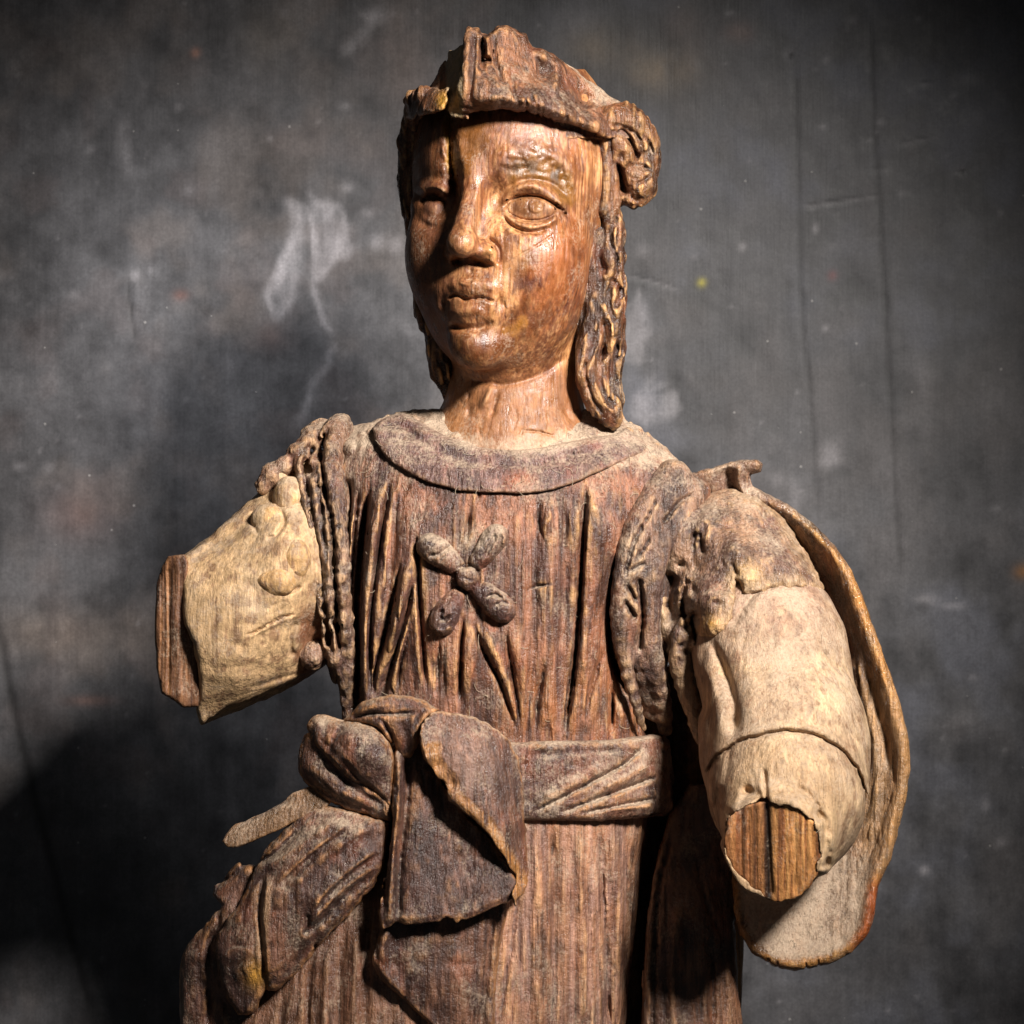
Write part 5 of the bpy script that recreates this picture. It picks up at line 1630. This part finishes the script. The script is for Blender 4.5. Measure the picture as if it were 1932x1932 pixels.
drape = build("hanging_cloth", drape_sdf, (1195, 1465, -90), (1425, 2085, 160), 2.4, drape_paint, M_WOOD, amp=12)
adopt(drape, statue)
# ---- sash round the waist
def yy(pts):
    """points read off an enlarged view of the knot"""
    return [(319.5 + .3638 * x, 1277.8 + .3638 * y) for x, y in pts]


waist = Column([(1340, 650, 1214, 10, 170), (1400, 652, 1222, 10, 172), (1470, 652, 1226, 10, 174), (1560, 648, 1226, 10, 175)], 2.35)
band_pm = polymap([(960, 1402), (1050, 1396), (1120, 1398), (1190, 1392), (1225, 1386), (1300, 1384), (1300, 1544), (1235, 1542), (1180, 1546), (1100, 1550), (1030, 1548), (960, 1550), (700, 1540), (640, 1540), (636, 1400), (720, 1392)], False, rough=3)
bandm2 = Map(630, 1360, 1280, 1570)
for q, w, a in (([(1000, 1536), (1070, 1500), (1130, 1468), (1180, 1440), (1215, 1408)], 3.6, -11), ([(1050, 1536), (1120, 1510), (1190, 1484), (1240, 1464)], 4, -10), ([(1010, 1520), (1080, 1480), (1150, 1440)], 12, 8),
                ([(1090, 1536), (1160, 1522), (1240, 1506)], 3.5, -9), ([(1120, 1496), (1180, 1468), (1230, 1440)], 9, 7), ([(985, 1424), (1100, 1418), (1180, 1414)], 8, -4), ([(1130, 1528), (1240, 1520)], 6, 5)):
    bandm2.stroke(q, w, a, 'g', 30, rough=2)


def band_sdf(p):
    t = waist(p)
    b = t - 26 - bandm2.sample(p[0], p[1]) * sstep(0, 60, p[2]) - chisel(p, 24, 22, 1.8, 3.0) - 1.2 * fbm(p[0] / 18, p[1] / 18, p[2] / 18, 3)
    x = smax(band_pm.sample(p[0], p[1]), b, 22)
    return np.maximum(np.maximum(x, -(t + 10)), -60 - p[2]).astype(f32)


def sash_paint(u, v, d, N, fine, broad):
    c, r, dust = patina(u, v, d, N, fine, broad, dark=srgb(74, 52, 46), mid=srgb(118, 84, 68), worn=srgb(182, 134, 90), dusty=1.0, seed=61.0)
    return c, r - 0.02, dust + 0.18


band = build("sash", band_sdf, (630, 1365, -70), (1280, 1565, 235), 2.2, sash_paint, M_WOOD, amp=16)
adopt(band, statue)


def sheet(name, pts, depth, thick, rnd, strokes, seed, paint=None, smooth=False, rough=2.0, h=2.0, nz=2.0, label=None, mat=None, fine_n=0, fine_dir=(0, 60)):
    pm = polymap(pts, smooth, rough=rough)
    fm = field(depth)
    a = np.asarray(pts, float)
    lo2, hi2 = a.min(0) - 14, a.max(0) + 14
    hm = Map(lo2[0], lo2[1], hi2[0], hi2[1])
    for s_ in strokes:
        q, w, am = s_[:3]
        hm.stroke(q, w, am, s_[3] if len(s_) > 3 else 'g', s_[4] if len(s_) > 4 else 25, rough=1.5)
    r2 = np.random.RandomState(int(seed * 10))
    for i in range(fine_n):
        u0, v0 = r2.uniform(lo2[0], hi2[0]), r2.uniform(lo2[1], hi2[1])
        L = r2.uniform(0.4, 1.2)
        hm.stroke([(u0, v0), (u0 + fine_dir[0] * L + r2.uniform(-5, 5), v0 + fine_dir[1] * L)], r2.uniform(1.2, 2.8), -r2.uniform(.6, 2.6), 'g', 14, smooth=False)
    dv = np.asarray(depth, float)[:, 2]

    def f(p):
        return (slab(p, pm, fm, thick, rnd) - hm.sample(p[0], p[1]) - chisel(p, 19, 34, nz * 0.8, seed) - 0.5 * nz * fbm(p[0] / 18 + seed, p[1] / 22, p[2] / 18, 3)).astype(f32)

    def pt(u, v, d, N, fine, broad):
        c, r, dust = patina(u, v, d, N, fine, broad, dark=srgb(72, 50, 43), mid=srgb(116, 80, 62), worn=srgb(182, 130, 84), dusty=0.9, seed=seed)
        # worn broken edges show the wood's own colour
        e = sstep(-rnd * 1.0, 0, pm.sample(u, v)) * sstep(0.75, 0.35, -N[:, 1])
        st = fbm(u / 4, v / 140, d / 20, 2)
        c = mixa(c, srgb(164, 112, 64), e * 0.75 * sstep(-0.4, 0.2, st))
        if paint:
            c, r, dust = paint(u, v, d, N, c, r, dust, pm)
        return c, r, dust + 0.07
    lo = (lo2[0], lo2[1], dv.min() - thick - 30); hi = (hi2[0], hi2[1], dv.max() + 40)
    o = build(name, f, lo, hi, h, pt, mat or M_WOOD, amp=14, label=label)
    return adopt(o, band)


# lower end of the cloth, lying on the skirt
sheet("sash_end", [(716, 1756), (728, 1720), (790, 1700), (900, 1700), (960, 1690), (948, 1760), (940, 1820), (934, 1900), (926, 1990), (900, 2000), (850, 1968), (800, 1920), (762, 1882), (722, 1850), (704, 1812)],
      [(716, 1756, 236), (704, 1812, 240), (762, 1882, 236), (800, 1750, 238), (850, 1850, 244), (940, 1740, 226), (934, 1900, 226), (850, 1968, 232), (900, 2000, 226), (930, 1820, 226)], 40, 14,
      [([(735, 1745), (722, 1790), (728, 1830)], 8, 7), ([(760, 1760), (745, 1810), (765, 1860)], 14, -5), ([(930, 1720), (920, 1830), (905, 1960)], 6, -6), ([(700, 1800), (760, 1880), (850, 1960)], 6, 4)], 7.1, smooth=True, fine_n=30)

# sheet under the fold, hanging from the knot
sheet("sash_tail", [(744, 1420), (752, 1396), (790, 1390), (812, 1430), (840, 1490), (880, 1540), (930, 1590), (975, 1660), (992, 1670), (984, 1692), (960, 1708), (940, 1716), (900, 1734), (880, 1742), (872, 1740), (866, 1750), (856, 1752), (850, 1736), (842, 1730), (836, 1744),
                    (780, 1750), (760, 1752), (748, 1744), (736, 1764), (720, 1752), (714, 1720), (724, 1660), (738, 1580), (742, 1500)],
      [(750, 1400, 258), (790, 1400, 246), (742, 1500, 266), (800, 1500, 252), (730, 1620, 268), (800, 1620, 268), (880, 1600, 262), (718, 1740, 272), (780, 1745, 290), (860, 1745, 296), (930, 1715, 290), (985, 1680, 276), (930, 1640, 268)], 42, 5,
      [([(984, 1692), (960, 1708), (940, 1716), (900, 1734), (866, 1746), (836, 1744), (780, 1750), (748, 1748), (725, 1756)], 17, -11, 'lin', 8), ([(752, 1420), (752, 1500), (742, 1600), (734, 1740)], 7, 11), ([(772, 1420), (768, 1520), (756, 1620), (752, 1740)], 6, -10), ([(744, 1520), (734, 1620), (722, 1720)], 4, -7), ([(790, 1450), (790, 1560), (784, 1700)], 16, 5),
       ([(870, 1600), (880, 1680), (860, 1740)], 20, -5)], 7.5, fine_n=50, fine_dir=(0, 40))

# fold of cloth that turns over on the right of the knot
def fold_paint(u, v, d, N, c, r, dust, pm):
    side = sstep(-37, -33, pm.sample(u, v)) * (u < 1000)
    st = fbm(u / 3.5, v / 90, d / 40, 2)
    left = sstep(8, -8, (u - 800) - 0.62 * (v - 1390) - 30) * sstep(1395, 1405, v)
    c = mixa(c, srgb(170, 118, 66), side * left * 0.9 * sstep(-0.6, 0.1, st))
    c = mixa(c, srgb(92, 58, 36), side * left * 0.7 * sstep(0.15, 0.4, st))
    pl = np.exp(-((u - 880) / 50) ** 2 - ((v - 1440) / 60) ** 2)
    c = mixa(c, srgb(164, 128, 110), 0.5 * pl)
    return c, r - 0.05 - 0.1 * side * left, (dust + 0.2 * sstep(1420, 1340, v)) * (1 - 0.9 * side * left)


sheet("sash_fold", [(796, 1400), (792, 1380), (800, 1356), (826, 1342), (870, 1348), (920, 1364), (956, 1392), (976, 1430), (986, 1480), (990, 1560), (994, 1610), (996, 1650), (988, 1686), (972, 1706),
                    (962, 1690), (968, 1668), (958, 1650), (946, 1622), (928, 1596), (906, 1572), (884, 1552), (868, 1540), (852, 1524), (838, 1518), (832, 1500), (834, 1484), (820, 1474), (808, 1452), (800, 1430)],
      [(798, 1390, 312), (830, 1350, 292), (900, 1362, 268), (960, 1400, 238), (985, 1480, 228), (992, 1580, 234), (990, 1680, 268), (810, 1450, 312), (836, 1510, 316), (880, 1550, 318), (940, 1620, 314), (966, 1680, 298), (880, 1440, 306), (930, 1500, 290), (960, 1580, 288)], 50, 4,
      [([(800, 1430), (808, 1452), (820, 1474), (834, 1484), (832, 1500), (838, 1518), (852, 1524), (868, 1540), (884, 1552), (906, 1572), (928, 1596), (946, 1622), (958, 1650), (966, 1680)], 36, -17, 'lin', 26),
       ([(800, 1385), (812, 1440), (838, 1480), (850, 1500), (880, 1524), (920, 1564), (950, 1610), (972, 1650)], 10, 6), ([(834, 1470), (846, 1510)], 5, -7), ([(880, 1380), (920, 1430), (950, 1500), (968, 1580)], 26, 6), ([(812, 1470), (840, 1478)], 4, -6, 'g', 6)],
      7.8, fold_paint, rough=6, fine_n=30, fine_dir=(10, 50))

# the knot's wrap
sheet("sash_knot", yy([(900, 230), (940, 190), (1000, 130), (1070, 105), (1150, 95), (1260, 100), (1350, 140), (1400, 170), (1360, 190), (1310, 250), (1300, 330), (1250, 420), (1210, 420), (1170, 380), (1130, 320), (1080, 260), (1000, 235)]),
      [(660, 1356, 240), (690, 1330, 262), (740, 1316, 266), (800, 1322, 262), (800, 1350, 282), (760, 1380, 276), (720, 1370, 272), (760, 1420, 262), (690, 1362, 262)], 60, 10,
      [(yy([(930, 215), (1040, 190), (1180, 190), (1300, 180)]), 4, -9), (yy([(960, 200), (1060, 150), (1200, 140)]), 7, 6), (yy([(1080, 200), (1150, 300), (1180, 400)]), 4, -8), (yy([(1330, 160), (1290, 200), (1290, 250)]), 5, -10), (yy([(1200, 220), (1230, 300), (1230, 400)]), 8, -6)],
      8.1, rough=3, fine_n=16, fine_dir=(0, 20))

# two loops at its left
sheet("sash_loop", yy([(712, 250), (735, 215), (780, 195), (840, 205), (900, 225), (960, 232), (1040, 245), (1090, 275), (1140, 340), (1165, 430), (1168, 560), (1160, 670), (1140, 680), (1080, 640), (980, 560), (880, 480), (800, 400), (740, 320)]),
      [(580, 1370, 216), (600, 1352, 214), (660, 1362, 250), (710, 1385, 272), (742, 1440, 268), (742, 1510, 262), (680, 1430, 286), (640, 1420, 270), (690, 1490, 264), (610, 1400, 244), (730, 1525, 256)], 60, 20,
      [(yy([(760, 300), (880, 420), (1000, 540), (1130, 650)]), 7, -5), (yy([(900, 240), (840, 340), (820, 420)]), 4, -5), (yy([(880, 300), (980, 330), (1080, 420), (1140, 520)]), 26, 6), (yy([(800, 220), (740, 260)]), 10, 5)],
      8.4, smooth=True, fine_n=34, fine_dir=(30, 26))
sheet("sash_loop", yy([(668, 420), (680, 350), (720, 290), (800, 310), (880, 400), (980, 490), (1060, 570), (1150, 640), (1160, 690), (1150, 750), (1100, 740), (980, 700), (860, 660), (780, 610), (700, 540), (672, 480)]),
      [(564, 1420, 196), (580, 1392, 206), (620, 1440, 240), (680, 1490, 252), (738, 1530, 252), (738, 1548, 246), (640, 1510, 234), (580, 1470, 214), (700, 1525, 250)], 56, 16,
      [(yy([(700, 420), (790, 520), (900, 600), (1040, 660)]), 12, 6), (yy([(690, 480), (780, 580), (900, 640), (1100, 710)]), 5, -5), (yy([(760, 380), (860, 490), (980, 590), (1130, 680)]), 6, -6)],
      8.7, smooth=True, fine_n=24, fine_dir=(30, 16))

# stub of a broken ribbon end
def stick_paint(u, v, d, N, c, r, dust, pm):
    front = sstep(0.3, 0.8, -N[:, 1])
    c = mixa(c, srgb(120, 90, 62), front * 0.8)
    return c, r, dust


sheet("ribbon_stub", yy([(272, 850), (290, 820), (340, 760), (400, 725), (480, 690), (560, 650), (640, 600), (740, 560), (860, 620), (800, 700), (680, 730), (590, 780), (520, 810), (430, 850), (350, 880), (300, 880)]),
      [(420, 1592, 190), (440, 1565, 186), (500, 1535, 196), (580, 1490, 200), (580, 1530, 212), (500, 1575, 206), (450, 1596, 200)], 60, 4,
      [(yy([(300, 850), (420, 800), (560, 740), (700, 660)]), 14, 4), (yy([(330, 775), (480, 705), (650, 610)]), 5, -6)], 9.0, stick_paint, rough=1, nz=0.7, fine_n=40, fine_dir=(2, 16))

# leaf-like tails spreading to the lower left
sheet("sash_tail", yy([(1150, 745), (1130, 860), (1110, 1000), (1060, 1090), (1000, 1150), (900, 1260), (780, 1380), (700, 1480), (620, 1580), (545, 1632), (510, 1625), (500, 1590), (490, 1640), (440, 1740), (400, 1756), (360, 1748), (310, 1690), (270, 1600),
                        (248, 1500), (240, 1400), (260, 1320), (300, 1250), (350, 1180), (400, 1100), (440, 1000), (500, 900), (580, 820), (700, 680), (850, 670), (1000, 710)]),
      [(734, 1550, 240), (730, 1620, 244), (690, 1690, 240), (610, 1780, 232), (530, 1868, 222), (495, 1862, 216), (455, 1912, 200), (420, 1860, 186), (410, 1790, 180), (460, 1690, 190), (500, 1600, 196), (590, 1530, 212), (640, 1600, 250), (560, 1720, 250), (470, 1800, 222), (700, 1560, 244)], 90, 14,
      [(yy([(500, 1020), (470, 1200), (480, 1350), (498, 1590)]), 5, -10), (yy([(500, 1020), (474, 1200), (484, 1350), (502, 1590)]), 40, 12, 'stepl'), (yy([(360, 1000), (370, 1060), (360, 1200)]), 3, -6), (yy([(440, 980), (560, 900), (700, 760)]), 5, -8),
       (yy([(470, 1010), (640, 900), (860, 740)]), 8, 6), (yy([(560, 1080), (640, 1000), (780, 880), (950, 760)]), 34, 11, 'stepl'), (yy([(620, 1100), (760, 960), (900, 850), (1080, 760)]), 12, 7), (yy([(740, 1230), (820, 1120), (950, 1000), (1090, 900)]), 34, 14, 'stepl'),
       (yy([(700, 1340), (800, 1250), (920, 1120), (1050, 1020)]), 7, -8), (yy([(720, 1280), (820, 1180), (960, 1060), (1090, 960)]), 8, 8), (yy([(710, 1220), (720, 1290), (700, 1340)]), 5, -9, 'g', 8), (yy([(300, 1300), (400, 1200), (450, 1060)]), 10, 5),
       (yy([(560, 1600), (680, 1450), (800, 1320)]), 10, -6), (yy([(250, 1500), (300, 1420), (360, 1400), (440, 1420)]), 24, 5, 'step'), (yy([(450, 1480), (400, 1500), (330, 1560)]), 10, 4)],
      9.3, lambda u, v, d, N, c, r, dust, pm: (mixa(mixa(c, srgb(196, 142, 60), 0.9 * np.exp(-((u - 482) / 17) ** 2 - ((v - 1838) / 24) ** 2)), srgb(188, 150, 112), 0.6 * np.exp(-((u - 500 + 0.1 * (v - 1720)) / 9) ** 2) * sstep(1640, 1680, v) * sstep(1840, 1780, v)), r, dust), rough=4, fine_n=90, fine_dir=(-22, 26))
sheet("sash_tail", yy([(440, 980), (440, 1200), (300, 1500), (430, 1700), (520, 1900), (480, 2030), (60, 2030), (55, 1700), (58, 1520), (70, 1450), (100, 1385), (180, 1290), (270, 1180), (225, 1130), (235, 1085), (280, 1045), (360, 960)]),
      [(476, 1620, 160), (470, 1720, 170), (410, 1700, 150), (420, 1660, 130), (403, 1685, 120), (345, 1800, 110), (342, 1900, 104), (345, 2000, 104), (420, 1830, 150), (460, 1900, 150), (480, 2000, 150)], 70, 14,
      [(yy([(270, 1180), (250, 1290), (210, 1400), (190, 1560)]), 6, -9), (yy([(150, 1380), (110, 1560), (120, 1760)]), 14, 6), (yy([(240, 1080), (330, 1030), (430, 930)]), 5, -6), (yy([(200, 1600), (210, 1700), (190, 1800)]), 5, -9), (yy([(280, 1640), (300, 1740), (330, 1800)]), 8, -9)],
      9.6, lambda u, v, d, N, c, r, dust, pm: (c * 0.9, r, dust * 0.7), rough=0.6, fine_n=50, fine_dir=(-10, 40))
# ---- lint and dust fibres caught on the carving
def lint(owner, count, seed, vlo, vhi):
    me = owner.data
    n = len(me.vertices)
    co = np.empty(n * 3, f32); me.vertices.foreach_get("co", co); co = co.reshape(-1, 3)
    no = np.empty(n * 3, f32); me.vertices.foreach_get("normal", no); no = no.reshape(-1, 3)
    r = np.random.RandomState(seed)
    ok = np.flatnonzero((no[:, 1] < -0.45) & (no[:, 2] > -0.2))
    cu = bpy.data.curves.new("lint", 'CURVE'); cu.dimensions = '3D'
    cu.bevel_depth = 0.00009; cu.bevel_resolution = 0; cu.resolution_u = 1
    for i in r.choice(ok, count):
        p = co[i].astype(float); nn = no[i].astype(float)
        t = np.cross(nn, r.randn(3)); t /= np.linalg.norm(t) + 1e-9
        b = np.cross(nn, t)
        L = r.uniform(0.002, 0.008); k = r.uniform(-2.6, 2.6); m = 9
        pts = []
        x = p + nn * 0.0003; a = 0.0
        for j in range(m):
            pts.append(x.copy())
            a += k / m + r.uniform(-.25, .25)
            x = x + (t * math.cos(a) + b * math.sin(a)) * L / m + nn * r.uniform(-.00012, .00016)
        sp = cu.splines.new('POLY'); sp.points.add(m - 1)
        sp.points.foreach_set("co", np.c_[np.array(pts), np.ones(m)].astype(f32).ravel())
    cu.materials.append(M_LINT)
    o = bpy.data.objects.new("lint", cu); col.objects.link(o)
    o["kind"] = "stuff"
    adopt(o, owner)


M_LINT = bpy.data.materials.new("pale_lint"); M_LINT.use_nodes = True
M_LINT.node_tree.nodes["Principled BSDF"].inputs["Base Color"].default_value = (*srgb(178, 160, 136), 1)
M_LINT.node_tree.nodes["Principled BSDF"].inputs["Roughness"].default_value = 0.8
lint(tunic, 110, 1, 0, 0)
lint(collar, 40, 2, 0, 0)
lint(band, 30, 3, 0, 0)
lint(armR, 14, 4, 0, 0)
